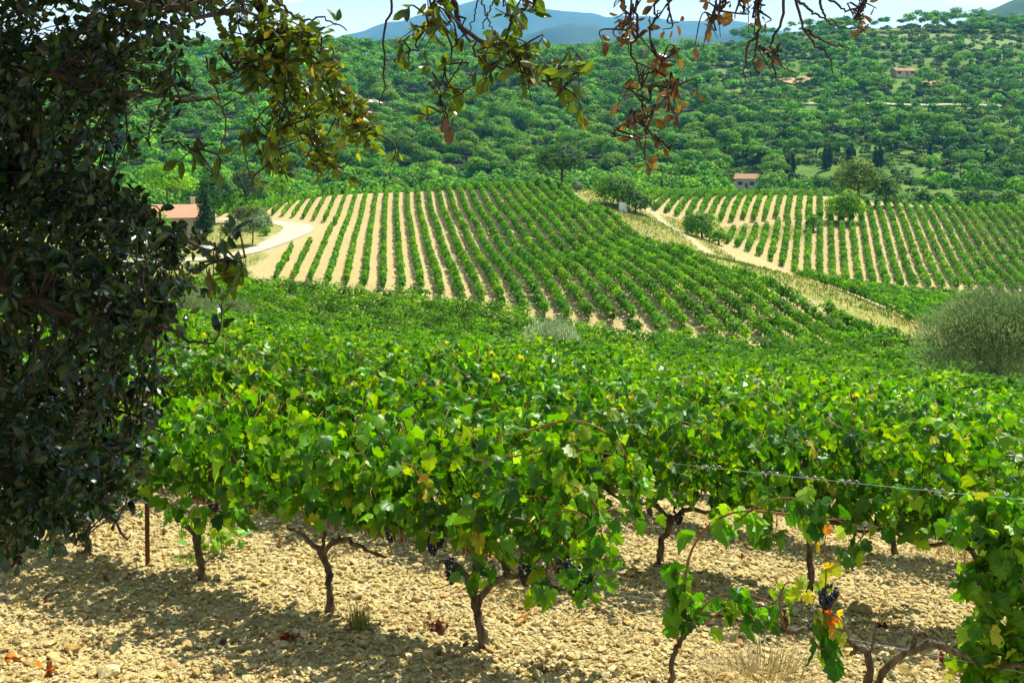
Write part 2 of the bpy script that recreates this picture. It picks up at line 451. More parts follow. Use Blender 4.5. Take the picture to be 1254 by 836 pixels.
def build_ground():
    r = np.concatenate([np.arange(.6, 4, .2), np.arange(4, 13, .06), 13 * 1.0135 ** np.arange(0, 330), 13 * 1.0135 ** 329 * 1.06 ** np.arange(1, 37)])
    a = np.concatenate([np.linspace(-180, -42, 24)[:-1], np.linspace(-42, -32, 12)[:-1], np.linspace(-32, 32, 330), np.linspace(32, 42, 12)[1:], np.linspace(42, 180, 24)[1:]])
    A = np.radians(a); R, AA = np.meshgrid(r, A, indexing='ij')
    X, Y = R * np.sin(AA), R * np.cos(AA)
    Z = H(X, Y)
    nearw = np.clip((16 - R) / 6, 0, 1)
    Z = Z + nearw * ((vnoise(X, Y, .35, 5) - .5) * .04 + (vnoise(X, Y, .14, 6) - .5) * .014 + (vnoise(X, Y, 1.3, 8) - .5) * .06)
    nr, na = R.shape
    v = np.stack([X, Y, Z], -1).reshape(-1, 3)
    i = np.arange(nr - 1)[:, None] * na; j = np.arange(na - 1)[None]
    q = np.stack([i + j, i + na + j, i + na + j + 1, i + j + 1], -1).reshape(-1, 4)
    so, gr, tr = zones(X.ravel(), Y.ravel(), Z.ravel())
    mb = MB(); mb.add(v, None, q, np.stack([so, gr, tr], 1))
    m, n, l, b, out = new_mat('ground_soil')
    b.inputs['Roughness'].default_value = .95; b.inputs['Specular IOR Level'].default_value = .15
    at = n.new('ShaderNodeAttribute'); at.attribute_name = 'tint'
    sep = n.new('ShaderNodeSeparateColor'); l.new(at.outputs['Color'], sep.inputs['Color'])
    tcn = n.new('ShaderNodeTexCoord')
    def noise(scale, detail=6, rough=.6):
        k = n.new('ShaderNodeTexNoise'); k.inputs['Scale'].default_value = scale; k.inputs['Detail'].default_value = detail; k.inputs['Roughness'].default_value = rough
        l.new(tcn.outputs['Object'], k.inputs['Vector']); return k
    def ramp(src, stops):
        k = n.new('ShaderNodeValToRGB'); e = k.color_ramp.elements
        while len(e) < len(stops): e.new(.5)
        for el, (p, c) in zip(e, stops): el.position = p; el.color = (*c, 1)
        l.new(src, k.inputs['Fac']); return k.outputs['Color']
    def mixc(fac, a_, b_):
        k = n.new('ShaderNodeMixRGB')
        if isinstance(fac, float): k.inputs['Fac'].default_value = fac
        else: l.new(fac, k.inputs['Fac'])
        l.new(a_, k.inputs['Color1']); l.new(b_, k.inputs['Color2']); return k.outputs['Color']
    fine = noise(9, 8, .7); coarse = noise(.35, 5); mid_ = noise(1.6, 6)
    soilc = ramp(fine.outputs['Fac'], [(.28, (.12, .088, .032)), (.5, (.34, .258, .09)), (.72, (.52, .42, .18))])
    soilv = ramp(coarse.outputs['Fac'], [(.3, (.34, .26, .09)), (.7, (.52, .42, .18))])
    clod_shade = ramp(noise(2.6, 9, .75).outputs['Fac'], [(.38, (.19, .145, .07)), (.47, (.54, .455, .26)), (.6, (.66, .58, .38))])  # soil grain, with flecks of vine shadow put into the dark tone
    soilv = mixc(.5, soilv, clod_shade)
    soil = mixc(.5, soilc, soilv)
    grassc = ramp(mid_.outputs['Fac'], [(.3, (.10, .15, .025)), (.52, (.28, .27, .07)), (.7, (.42, .35, .14))])
    wild = ramp(noise(.05, 6, .65).outputs['Fac'], [(.3, (.045, .105, .012)), (.55, (.10, .19, .02)), (.72, (.20, .25, .04))])
    trackc = ramp(fine.outputs['Fac'], [(.3, (.36, .31, .16)), (.7, (.52, .46, .29))])
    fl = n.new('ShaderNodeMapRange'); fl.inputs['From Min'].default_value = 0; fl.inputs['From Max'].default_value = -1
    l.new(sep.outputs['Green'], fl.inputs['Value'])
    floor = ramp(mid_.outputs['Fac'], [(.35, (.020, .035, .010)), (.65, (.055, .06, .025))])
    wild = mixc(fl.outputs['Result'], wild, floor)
    c = mixc(sep.outputs['Green'], wild, grassc)
    c = mixc(sep.outputs['Red'], c, soil)
    c = mixc(sep.outputs['Blue'], c, trackc)
    l.new(c, b.inputs['Base Color'])
    bp = n.new('ShaderNodeBump'); bp.inputs['Strength'].default_value = .7; bp.inputs['Distance'].default_value = .03
    vb = n.new('ShaderNodeTexVoronoi'); vb.inputs['Scale'].default_value = 32; l.new(tcn.outputs['Object'], vb.inputs['Vector'])
    l.new(vb.outputs['Distance'], bp.inputs['Height']); l.new(bp.outputs['Normal'], b.inputs['Normal'])
    o = mb.build('ground', m, smooth=True)
    o['kind'] = 'structure'
build_ground()

def drape(name, poly, width, mat, lift=.06, step=1.5):
    pts = np.asarray(poly, float)
    L = np.concatenate([[0], np.cumsum(np.hypot(*np.diff(pts, axis=0).T))])
    n = max(int(L[-1] / step), 8)
    c = smooth_path(np.column_stack([pts, np.zeros(len(pts))]), n)[:, :2]
    tg = nrm(np.gradient(c, axis=0)); nn = np.column_stack([-tg[:, 1], tg[:, 0]])
    w = np.interp(np.linspace(0, 1, n), np.linspace(0, 1, len(width)), width)
    k = 7; off = np.linspace(-1, 1, k)
    X = c[:, None, 0] + nn[:, None, 0] * w[:, None] * off; Y = c[:, None, 1] + nn[:, None, 1] * w[:, None] * off
    wob = 1 + .12 * (vnoise(np.arange(n), np.zeros(n), 3, 4) - .5)
    v = np.stack([X, Y, H(X, Y) + lift], -1).reshape(-1, 3)
    i = np.arange(n - 1)[:, None] * k; j = np.arange(k - 1)[None]
    q = np.stack([i + j, i + j + 1, i + k + j + 1, i + k + j], -1).reshape(-1, 4)
    mb = MB(); mb.add(v, None, q)
    o = mb.build(name, mat, smooth=True); o['kind'] = 'structure'
    return o
M_ROADP = solid_mat('pale_track', (.36, .31, .20), (.54, .48, .36), .5, .95)
drape('road', ROAD, [1.4, 1.5, 1.9, 2.4, 2.5, 2.2, 1.7, 1.4, 1.3, 1.3], M_ROADP, .08)
drape('road', [xy(940, 530), xy(1000, 522), xy(1080, 518), xy(1160, 516), xy(1230, 512), xy(1330, 508)], [1.6, 1.6], M_ROADP, .9, 3)

# ------------------------------------------------------------------ far mountains
def mountain(name, d, depth, prof, mat, seed, amp):
    px = np.linspace(prof[0][0], prof[-1][0], 260)
    top = np.interp(px, [p[0] for p in prof], [p[1] for p in prof])
    rows = np.linspace(0, 1, 40)
    mb = MB(); V = []
    for t in rows:                               # from the foot in front, over the crest, to the foot behind
        dd = d + (t - .5) * depth
        h = 1 - abs(t - .5) * 2
        z = -(top - EYE) / F * d
        x = (px - CX) / F * d
        zz = -60 + (z + 60) * h ** .85
        zz += amp * (vnoise(x, np.full_like(x, dd), d * .03, seed) + .5 * vnoise(x, np.full_like(x, dd), d * .012, seed + 1) - .75) * (h * (1.05 - h) * 3.4)
        V.append(np.stack([x, np.full_like(x, dd), zz], 1))
    n, k = len(rows), len(px)
    i = np.arange(n - 1)[:, None] * k; j = np.arange(k - 1)[None]
    q = np.stack([i + j, i + j + 1, i + k + j + 1, i + k + j], -1).reshape(-1, 4)
    mb.add(np.concatenate(V), None, q)
    o = mb.build(name, mat, smooth=True); o['kind'] = 'structure'
M_MTN = solid_mat('mountain_wood', (.018, .045, .022), (.05, .075, .04), .004, .95)
M_MTN2 = solid_mat('hill_wood', (.025, .06, .015), (.06, .11, .03), .03, .95, .8, .05)
mountain('mountain', 7000, 3500, [(-500, 95), (100, 80), (380, 52), (420, 42), (455, 33), (490, 22), (540, 6), (600, -6), (650, 2), (690, 10), (735, 17), (800, 20), (900, 25), (1000, 38), (1200, 60), (1700, 90)], M_MTN, 21, 150)
mountain('mountain', 4300, 1500, [(300, 120), (560, 70), (640, 42), (668, 32), (700, 27), (745, 31), (790, 38), (860, 40), (915, 34), (980, 44), (1060, 55), (1400, 90)], M_MTN, 31, 60)
mountain('hills', 2100, 800, [(1000, 110), (1150, 45), (1200, 14), (1230, -1), (1254, -10), (1300, -24), (1400, -25), (1700, -10)], M_MTN2, 41, 26)

# ------------------------------------------------------------------ trees
def crown_arrays(rng, W, Hc, z0, nl, nf, fs, shape='round'):
    """leaf clumps spread over many uneven lobes: positions, normals, sizes, lobe number"""
    u = rdir(rng, nl); u[:, 2] = np.abs(u[:, 2]) * 1.1 - .35
    rr = rng.uniform(.35, .72, nl)[:, None]
    cen = u * rr * np.array([W / 2, W / 2, Hc / 2]) + np.array([0, 0, z0 + Hc * .48])
    lr = rng.uniform(.17, .30, nl) * W
    if shape == 'cypress':
        t = (np.arange(nl) + .5) / nl
        prof = np.sin(np.clip(t, .04, 1) ** .55 * pi) ** .7
        cen = np.stack([rng.normal(0, .10, nl) * W, rng.normal(0, .10, nl) * W, z0 + t * Hc], 1)
        lr = W * .5 * np.maximum(prof, .18) * rng.uniform(.8, 1.1, nl)
    li = rng.choice(nl, nf, p=lr ** 2 / (lr ** 2).sum())
    d = rdir(rng, nf); d[:, 2] = np.where(d[:, 2] < -.35, -d[:, 2], d[:, 2])
    rad = lr[li] * rng.uniform(.72, 1.06, nf)
    sq = np.array([1, 1, .72]) if shape == 'pine' else (np.array([1, 1, 1.6]) if shape == 'cypress' else np.array([1, 1, .9]))
    pos = cen[li] + d * rad[:, None] * sq
    cc = nrm((pos - np.array([0, 0, z0 + Hc * .35])) / np.array([W, W, Hc]))
    nr = nrm(d * .7 + cc * .6 + rng.normal(0, .34, (nf, 3)) + np.array([0, 0, .2]))
    return pos, nr, fs * rng.uniform(.6, 1.3, nf), li, cen

PINE_COLS = [(.12, .28, .004), (.085, .225, .005), (.155, .32, .005), (.052, .16, .008)]
def add_crown(mb, rng, W, Hc, z0, nl, nf, fs, cols, w, shape='round', tpl=TUFT, off=None, s=1.0, var=.16, spiky=0):
    pos, nr, sz, li, cen = crown_arrays(rng, W, Hc, z0, nl, nf, fs, shape)
    base = pick(rng, nl, cols, w, var * .6)
    col = base[li] * np.exp(rng.normal(0, .13, (nf, 1)))
    tip = rdir(rng, nf)
    if spiky: tip = tip * .5 + nrm(pos - cen[li]) * 1.0 + np.array([0, 0, spiky]); nr = nrm(np.cross(tip, rdir(rng, nf)))
    if off is not None: pos = pos * s + off; sz = sz * s
    leaves(mb, pos, nr, tip, sz, col, tpl)
    return cen

def add_trunk(mb, rng, h, r, cen, nlimb=4, lean=.04, off=None, s=1.0):
    top = np.array([rng.normal(0, lean) * h, rng.normal(0, lean) * h, h])
    pts = smooth_path([(0, 0, -.3), top * .5 + rng.normal(0, .02, 3) * h, top], 7)
    tube(mb, pts if off is None else pts * s + off, [r * 1.25, r, r * .6], 6)
    if len(cen):
        for c in cen[np.argsort(rng.random(len(cen)))[:nlimb]]:
            a = top * rng.uniform(.55, .95)
            p = smooth_path([a, (a + c) / 2 + (0, 0, -.05 * h), c], 5)
            tube(mb, p if off is None else p * s + off, [r * .5, r * .18], 5)

def make_tree(name, label, cat, rng, W, Ht, z0, nl, nf, fs, cols, w, shape='round', mat=None, tpl=TUFT, trunk_r=.16, group=None, loc=(0, 0, 0), spiky=0, rz=0, bark=None, clump_name='crown'):
    root = thing(name, label, cat, loc, rz, group)
    if cat == 'bush' or name in ('shrub', 'hedge_tree'): z0 -= .30 * Ht
    mb = MB(); cen = add_crown(mb, rng, W, Ht - z0, z0, nl, nf, fs, cols, w, shape, tpl, spiky=spiky)
    mt = MB(); add_trunk(mt, rng, max(z0, .3) + (Ht - max(z0, .3)) * (.75 if shape == 'cypress' else .45), trunk_r, [] if shape == 'cypress' else cen)
    mt.build('trunk', bark or M_TREEBARK, root, smooth=True)
    mb.build(clump_name, mat or M_TREE, root)
    return root

# the wooded hillside: a jittered grid of stems over the far slopes
def forest():
    rng = np.random.default_rng(11)
    g = 6.5
    gx, gy = np.meshgrid(np.arange(-420, 560, g), np.arange(300, 735, g))
    x = gx.ravel() + rng.uniform(-2.6, 2.6, gx.size); y = gy.ravel() + rng.uniform(-2.6, 2.6, gx.size)
    px = CX + x / y * F
    keep = (px > -30) & (px < 1300)
    x, y, px = x[keep], y[keep], px[keep]
    z = H(x, y); py = EYE - z / y * F
    dens = np.where(px < 860 + (py - 120) * .2, 1.0, .50)
    right = px > 880 + (py - 120) * .2
    patch = vnoise(x, y * .55, 34, 51)
    dens = np.where(right, np.where(patch > .40, .98, .36), np.where(vnoise(x, y, 26, 57) > .17, 1.0, .35))
    terr = np.abs(((z / 6.5) % 1) - .5)                       # terraces keep clear strips on the right hill
    dens = np.where(right & (terr < .14) & (patch < .62), .06, dens)
    # clearings seen in the photograph: orange cutting, far house, little fields near the top, the road
    def clr(cx, cy, rx, ry): return ((px - cx) / rx) ** 2 + ((py - cy) / ry) ** 2 < 1
    cut = clr(975, 84, 24, 9) | clr(1106, 94, 17, 11) | clr(1150, 90, 18, 8) | clr(1100, 45, 60, 7) | clr(1190, 52, 70, 6) | clr(870, 62, 60, 10) | clr(915, 224, 22, 16) | clr(1080, 202, 70, 9) | clr(1040, 180, 45, 6)
    dens = np.where(right & (y > 488) & (y < 514), np.maximum(dens, .72), dens)
    low = right & (px > 955) & (px < 1160) & (y > 316) & (y < 415)
    dens = np.where(low, .16, dens)
    dens = np.where((np.abs(px - 915) < 20) & (y < 388), 0, dens)
    dens = np.where((np.abs(px - 1104) < 15) & (y > 545) & (y < 598), 0, dens)
    keep = (rng.random(len(x)) < dens) & ~cut & (np.abs(y - 517) > np.where(right, 4, -1))
    x, y, z, px, py = x[keep], y[keep], z[keep], px[keep], py[keep]
    right = right[keep]
    kind = np.where(rng.random(len(x)) < np.where(right, .45, .80), 0, 1)   # 0 pine, 1 broadleaf
    s = rng.uniform(.72, 1.28, len(x)) * np.where(right, .88, 1.0)
    vis = (py < 232 + 6) & (px > 330) & (px < 1262)
    order = np.argsort(np.where(vis, y / s, 1e6))
    solo = order[:300]; rest = order[300:]
    protos = {0: [], 1: []}
    for i in range(5):
        protos[0].append(make_tree('pine_tree', None, 'tree', rng, rng.uniform(7.6, 10.0), rng.uniform(10.0, 13.5), rng.uniform(3.8, 5.0), 17, 1700, .45, PINE_COLS, [5, 3, 3, 1], 'pine', M_PINE, trunk_r=.17))
    for i in range(4):
        protos[1].append(make_tree('broadleaf_tree', None, 'tree', rng, rng.uniform(6.2, 8.0), rng.uniform(7.0, 8.8), rng.uniform(.6, 1.2), 14, 1000, .52,
                                   [(.055, .175, .014), (.04, .13, .014), (.085, .22, .012), (.07, .15, .03)], [3, 3, 2, 1], 'round', M_PINE, trunk_r=.15))
    used = {}
    made = []
    for i in solo:
        k = int(kind[i]); v = int(rng.integers(len(protos[k]))); p = protos[k][v]
        rz = float(rng.uniform(0, 6.28)); sc_ = (s[i] * rng.uniform(.9, 1.1), s[i] * rng.uniform(.9, 1.1), s[i] * rng.uniform(.85, 1.15))
        loc = (x[i], y[i], z[i] - .15)
        if (k, v) not in used:
            used[(k, v)] = 1; o = p; o.location = loc; o.rotation_euler = (0, 0, rz); o.scale = sc_
        else:
            o = dup(p, loc, rz, sc_)
        made.append((o, k, px[i], y[i], bool(right[i])))
    # tiers up the slope, then order from left to right inside each tier
    made.sort(key=lambda t: t[3])
    for side in (False, True):
        m_ = [t for t in made if t[4] == side]
        nt = max(1, round(len(m_) / 28))
        for ti in range(nt):
            tier = sorted(m_[ti * len(m_) // nt:(ti + 1) * len(m_) // nt], key=lambda t: t[2])
            cnt = {0: 0, 1: 0}
            for o, k, _, _, _ in tier:
                cnt[k] += 1
                kindw = 'rounded pine' if k == 0 else 'bushy broadleaf tree'
                place = 'terraced right hill' if side else 'wooded left hill'
                o['label'] = f'{kindw} on the {place}, {ordinal(ti + 1)} tier up, {ordinal(cnt[k])} from left'
                o['group'] = ('pines' if k == 0 else 'broadleaf trees') + (' on the terraced hillside' if side else ' on the wooded hillside')
    mb = MB()
    for i in rest:
        W, Ht = (rng.uniform(7.4, 9.8), rng.uniform(9.0, 13.0)) if kind[i] == 0 else (rng.uniform(6.0, 8.0), rng.uniform(6.8, 8.4))
        cols = PINE_COLS if kind[i] == 0 else [(.055, .175, .014), (.04, .13, .014), (.085, .22, .012)]
        c0 = np.array(cols) * np.exp(rng.normal(0, .17)) * np.exp(rng.normal(0, .05, 3))
        add_crown(mb, rng, W, Ht * .68, Ht * .32, 13, 260, .72, c0, np.ones(len(cols)), 'pine' if kind[i] == 0 else 'round', off=np.array([x[i], y[i], z[i]]), s=s[i])
    o = mb.build('woodland', M_PINE); tag(o, 'mass of mixed pine woodland covering the upper hillside', 'woodland', kind='stuff')
    # hedges of low scrub along the terraces of the right hill
    mb = MB()
    n = 12000
    sx = rng.uniform(0, 420, n); sy = rng.uniform(300, 715, n)
    spx = CX + sx / sy * F; sz = H(sx, sy)
    spy = EYE - sz / sy * F
    tt = np.abs(((sz / 6.5) % 1) - .5)
    ok = (spx > 860) & (spx < 1290) & ((tt > .27) | (rng.random(n) < .22)) & (np.abs(sy - 517) > 4)
    ok &= ~(((spx - 1106) / 26) ** 2 + ((spy - 92) / 12) ** 2 < 1) & ~(((spx - 915) / 18) ** 2 + ((spy - 226) / 14) ** 2 < 1) & ~(((spx - 975) / 22) ** 2 + ((spy - 86) / 7) ** 2 < 1)
    for a, b, c in zip(sx[ok], sy[ok], sz[ok]):
        W = rng.uniform(2.6, 6.2)
        c0 = np.array([(.065, .155, .012), (.045, .115, .014), (.10, .20, .016), (.08, .13, .03)]) * np.exp(rng.normal(0, .2))
        add_crown(mb, rng, W, min(W * .5, 2.2), 0, 7, 60, .8, c0, [2, 2, 1, 1], off=np.array([a, b, c - .1]))
    o = mb.build('scrub', M_PINE); tag(o, 'low green scrub lining the terraces of the right hillside', 'scrub', kind='stuff')
forest()

G_DARK = [(.036, .10, .014), (.052, .13, .016), (.07, .16, .018)]
G_BRIGHT = [(.15, .34, .008), (.11, .28, .008), (.20, .39, .010)]
G_MID = [(.07, .19, .010), (.10, .24, .010), (.14, .28, .014)]
G_GREY = [(.17, .22, .10), (.22, .27, .14), (.12, .17, .07)]
G_CYP = [(.018, .055, .016), (.028, .075, .018)]
def rT(s): return np.random.default_rng(s)
def spot(px, d, dz=0.0):
    p = Hp(px, d); p[2] += dz; return p
def hero(name, label, cat, px, d, W, Ht, z0, nl, nf, fs, cols, seed, **k):
    return make_tree(name, label, cat, rT(seed), W, Ht, z0, nl, nf, fs, cols, np.ones(len(cols)), loc=spot(px, d), **k)
def hgt(d, px_h): return d * px_h / F
# crest trees
hero('oak_tree', 'dark round-headed tree standing alone on the crest of the middle vineyard', 'tree', 688, 234, 11.6, 10.4, .6, 28, 4200, .42, [(.028, .085, .012), (.04, .11, .014), (.055, .135, .016)], 1, trunk_r=.28)
hero('bush', 'broad bright-topped bush beside the white box right of the dark crest tree', 'bush', 757, 212, 11.0, 6.4, .4, 26, 3400, .36, G_MID, 2)
hero('bush', 'dark lower bush tucked against the right flank of the broad crest bush', 'bush', 778, 208, 6.4, 5.2, .3, 16, 1600, .34, G_DARK, 3)
hero('olive_bush', 'small grey-green ball bush on the crest beside the dark round tree', 'bush', 706, 226, 2.6, 2.3, .15, 9, 700, .22, G_GREY, 4, mat=M_GREY)
hero('bush', 'round dark green bush on the verge between the track and the upper right vineyard', 'bush', 860, 190, 7.0, 5.6, .2, 18, 2400, .32, G_MID, 5)
hero('bush', 'small low bush right beside the round verge bush', 'bush', 880, 186, 3.4, 2.4, .1, 10, 800, .28, G_MID, 6)
hero('shrub', 'small tight dark shrub on the grassy bank left of the bright tree', 'shrub', 996, 208, 3.2, 3.6, .2, 10, 1000, .28, G_MID, 7)
hero('broadleaf_tree', 'bright light green round tree at the corner of the right vineyard', 'tree', 1033, 215, 7.6, 7.6, -1.9, 22, 3200, .34, G_BRIGHT, 8, trunk_r=.2)
hero('broadleaf_tree', 'wide olive-toned tree directly behind the bright green corner tree', 'tree', 1052, 236, 11.4, 11.6, -2.0, 26, 3400, .44, [(.13, .20, .02), (.10, .17, .018), (.16, .22, .025)], 9, trunk_r=.26)
hero('broadleaf_tree', 'darker tree at the right shoulder of the wide olive-toned tree', 'tree', 1084, 240, 7.4, 8.4, -1.5, 16, 1700, .42, G_DARK, 10)
# olives along the far edge of the upper block, hedge trees beyond the crest
for i, (px, d, W, h) in enumerate([(615, 272, 4.5, 8.0), (640, 274, 4.2, 7.5), (655, 270, 3.0, 6.5)]):
    hero('olive_tree', ['pale grey-green olive peeping over the crest, leftmost of three', 'pale grey-green olive peeping over the crest, middle of three', 'small pale olive peeping over the crest, nearest the dark round tree'][i], 'tree', px, d, W, h, 1.2, 10, 700, .34, G_GREY, 30 + i, mat=M_GREY)
hero('olive_tree', 'pale grey olive just right of the twin cypresses beyond the upper vineyard', 'tree', 826, 285, 5.5, 7.5, .8, 12, 900, .36, G_GREY, 34, mat=M_GREY)
HEDGE = [(848, 292), (868, 296), (888, 290), (905, 300), (935, 292), (955, 288), (980, 295), (1110, 285), (1135, 280), (1160, 285), (1188, 278), (1212, 282), (1238, 276)]
for i, (px, d) in enumerate(HEDGE):
    hero('hedge_tree', f'dark dense tree in the line behind the upper right vineyard, {ordinal(i + 1)} from left', 'tree', px, d, 7.5, 8.5 if px < 1000 else 9.5, .4, 14, 1000, .5, G_DARK if i % 3 else G_MID, 40 + i, group='trees lining the valley behind the right vineyard')
# cypresses
for i, (px, d, h, lab) in enumerate([(810, 300, 13.5, 'tall dark cypress behind the upper vineyard, left one of a close pair'), (816, 302, 12.5, 'tall dark cypress behind the upper vineyard, right one of a close pair'),
                                     (1011, 392, 9.5, 'slim cypress on the terraces, left one of the tallest pair'), (1016, 394, 9.0, 'slim cypress on the terraces, right one of the tallest pair'),
                                     (1040, 398, 7.5, 'short slim cypress on the terraces left of the second pair'), (1044, 400, 8.5, 'slim cypress above the wide olive-toned tree'),
                                     (1073, 390, 9.0, 'slim cypress on the terraces, left one of the pair right of centre'), (1078, 392, 9.5, 'slim cypress on the terraces, right one of the pair right of centre'),
                                     (1139, 388, 10.5, 'lone slim cypress on the terraces right of both pairs'), (965, 385, 8.5, 'dark slim cypress near the small pale house'), (971, 388, 8.0, 'dark slim cypress right next to the one near the small pale house'),
                                     (1208, 380, 10, 'dark slim cypress against the pines at far right')]):
    hero('cypress_tree', lab, 'tree', px, d, 2.3 if d > 370 else 1.9, h, .4, 22, 800, .40, G_CYP, 60 + i, shape='cypress', mat=M_PINE, trunk_r=.14)
# around the farmhouse on the left
hero('pine_tree', 'bright yellow-green pine behind the farmhouse roof', 'tree', 205, 215, 11, 10.5, 2.5, 22, 2600, .46, G_BRIGHT, 80, shape='pine')
hero('broadleaf_tree', 'tall vivid green tree just right of the farmhouse', 'tree', 262, 196, 9.2, 12.2, -2.4, 26, 4200, .36, [(.05, .15, .012), (.075, .19, .014), (.035, .11, .012)], 81, trunk_r=.26)
hero('broadleaf_tree', 'grey-green round tree behind the vivid green tree', 'tree', 302, 225, 9.0, 9.4, -1.2, 22, 2600, .42, [(.06, .105, .04), (.085, .13, .055)], 82)
hero('pine_tree', 'small bright pine peeping over the left end of the middle vineyard', 'tree', 345, 262, 6.0, 9.8, 1.5, 14, 1300, .46, G_BRIGHT, 83, shape='pine')
hero('cypress_tree', 'tapering dark cypress in front of the farmhouse corner', 'tree', 252, 172, 2.2, 8.6, .2, 24, 1700, .28, [(.022, .075, .014), (.035, .10, .018)], 84, shape='cypress', trunk_r=.14)
hero('bush', 'large rounded grey-brown bush beside the farmyard', 'bush', 305, 186, 5.6, 4.8, .2, 18, 2200, .24, [(.12, .165, .05), (.15, .19, .07), (.09, .13, .04)], 85)
hero('olive_bush', 'rounded green bush at the edge of the pale farm track', 'bush', 319, 178, 4.0, 3.8, .2, 14, 1500, .22, [(.10, .19, .05), (.14, .23, .07)], 86, mat=M_GREY)
hero('olive_tree', 'small ball-headed olive tree on a thin trunk beside the farm track', 'tree', 309, 160, 4.4, 4.6, .5, 18, 2100, .2, [(.13, .22, .06), (.18, .26, .09), (.09, .16, .04)], 87, mat=M_GREY, trunk_r=.1)
hero('olive_tree', 'ball-headed olive tree half hidden behind the oak foliage in the farmyard', 'tree', 286, 158, 4.0, 4.2, .3, 16, 1600, .2, [(.11, .19, .05), (.15, .23, .07)], 88, mat=M_GREY, trunk_r=.1)
hero('shrub', 'low bright shrub at the foot of the olives by the farm track', 'shrub', 326, 170, 2.4, 1.4, .05, 8, 600, .2, G_BRIGHT, 89)
hero('bush', 'leafy green bush in front of the farmhouse seen through the oak leaves', 'bush', 196, 165, 6.0, 5.0, .2, 14, 1500, .3, G_MID, 90)
# big olive on the right and the grey bushes on the slope
hero('olive_tree', 'big dark grey-green olive tree at the right edge above the near vines', 'tree', 1222, 54, 6.8, 8.1, -1.4, 36, 30000, .24, [(.11, .175, .07), (.15, .22, .10), (.23, .30, .16), (.075, .125, .045)], 100, mat=M_GREY, tpl=NARROW, spiky=.6, trunk_r=.2)
hero('olive_bush', 'silvery feathery bush poking out of the vines at the centre', 'bush', 676, 56, 3.1, 3.5, .8, 16, 4200, .24, [(.30, .38, .25), (.38, .45, .31), (.22, .30, .18)], 101, mat=M_GREY, tpl=NARROW, spiky=1.2, trunk_r=.05)
hero('olive_bush', 'lower silvery tuft just right of the silvery feathery bush', 'bush', 714, 53, 1.7, 2.2, .5, 8, 1100, .2, [(.30, .38, .25), (.38, .45, .31), (.22, .30, .18)], 102, mat=M_GREY, tpl=NARROW, spiky=1.2, trunk_r=.04)
hero('olive_tree', 'grey-green young olive beside the oak foliage, right one of two', 'tree', 285, 60, 2.6, 3.0, .3, 16, 4200, .2, G_GREY, 103, mat=M_GREY, tpl=NARROW, spiky=.6, trunk_r=.07)
hero('olive_tree', 'grey-green young olive half hidden by the oak foliage, left one of two', 'tree', 226, 60, 3.4, 3.8, .3, 18, 5200, .2, G_GREY, 104, mat=M_GREY, tpl=NARROW, spiky=.6, trunk_r=.08)

# ------------------------------------------------------------------ houses and small built things
def box(mb, c, s, rz=0.0):
    c = np.asarray(c, float); s = np.asarray(s, float) / 2
    v = np.array([(x, y, z) for x in (-1, 1) for y in (-1, 1) for z in (-1, 1)], float) * s
    q = [(0, 1, 3, 2), (4, 6, 7, 5), (0, 4, 5, 1), (2, 3, 7, 6), (0, 2, 6, 4), (1, 5, 7, 3)]
    ca, sa = cos(rz), sin(rz)
    v = np.stack([v[:, 0] * ca - v[:, 1] * sa, v[:, 0] * sa + v[:, 1] * ca, v[:, 2]], 1) + c
    mb.add(v, None, q)

def house(label, loc, rz, L, W, hw, hr, wallm, windows, chimney=True, name='house', door=0.0):
    r = thing(name, label, 'house', loc, rz)
    mb = MB()
    v = np.array([(-L / 2, -W / 2, -1), (L / 2, -W / 2, -1), (L / 2, W / 2, -1), (-L / 2, W / 2, -1), (-L / 2, -W / 2, hw), (L / 2, -W / 2, hw), (L / 2, W / 2, hw), (-L / 2, W / 2, hw), (-L / 2, 0, hw + hr - .06), (L / 2, 0, hw + hr - .06)])
    mb.add(v, [(4, 8, 7), (5, 6, 9)], [(0, 1, 5, 4), (1, 2, 6, 5), (2, 3, 7, 6), (3, 0, 4, 7)])
    mb.build('wall', wallm, r)
    mb = MB(); e = .45; k = hr / (W / 2)
    for sgn in (-1, 1):
        n = 14
        ys = np.linspace(0, W / 2 + e, n)
        zt = hw + hr - k * ys
        for j in range(n - 1):                       # overlapping tile courses
            y0, y1 = ys[j] * sgn, ys[j + 1] * sgn
            z0, z1 = zt[j] + .05, zt[j + 1] + .11
            vv = np.array([(-L / 2 - e, y0, z0), (L / 2 + e, y0, z0), (L / 2 + e, y1, z1), (-L / 2 - e, y1, z1), (-L / 2 - e, y0, z0 - .12), (L / 2 + e, y0, z0 - .12), (L / 2 + e, y1, z1 - .12), (-L / 2 - e, y1, z1 - .12)])
            mb.add(vv, None, [(0, 1, 2, 3), (4, 7, 6, 5), (0, 4, 5, 1), (2, 6, 7, 3), (0, 3, 7, 4), (1, 5, 6, 2)])
    rf = mb.build('roof', M_ROOF, r)
    if chimney:
        mb = MB(); box(mb, (L * .22, W * .10, hw + hr + .3), (.7, .55, 1.5)); box(mb, (L * .22, W * .10, hw + hr + 1.1), (.9, .75, .12))
        mb.build('chimney', M_WALL, rf)
    for (x, z, w, h) in windows:
        mb = MB(); box(mb, (x, -W / 2 - .02, z), (w, .08, h)); wd = mb.build('window', M_DARK, r)
        mb = MB()
        for sx in (-1, 1): box(mb, (x + sx * (w * .72), -W / 2 - .05, z), (w * .42, .05, h))
        mb.build('shutter', M_WOOD, wd)
    mb = MB(); box(mb, (door, -W / 2 - .02, 1.0), (1.0, .08, 2.1)); mb.build('door', M_WOOD, r)
    return r
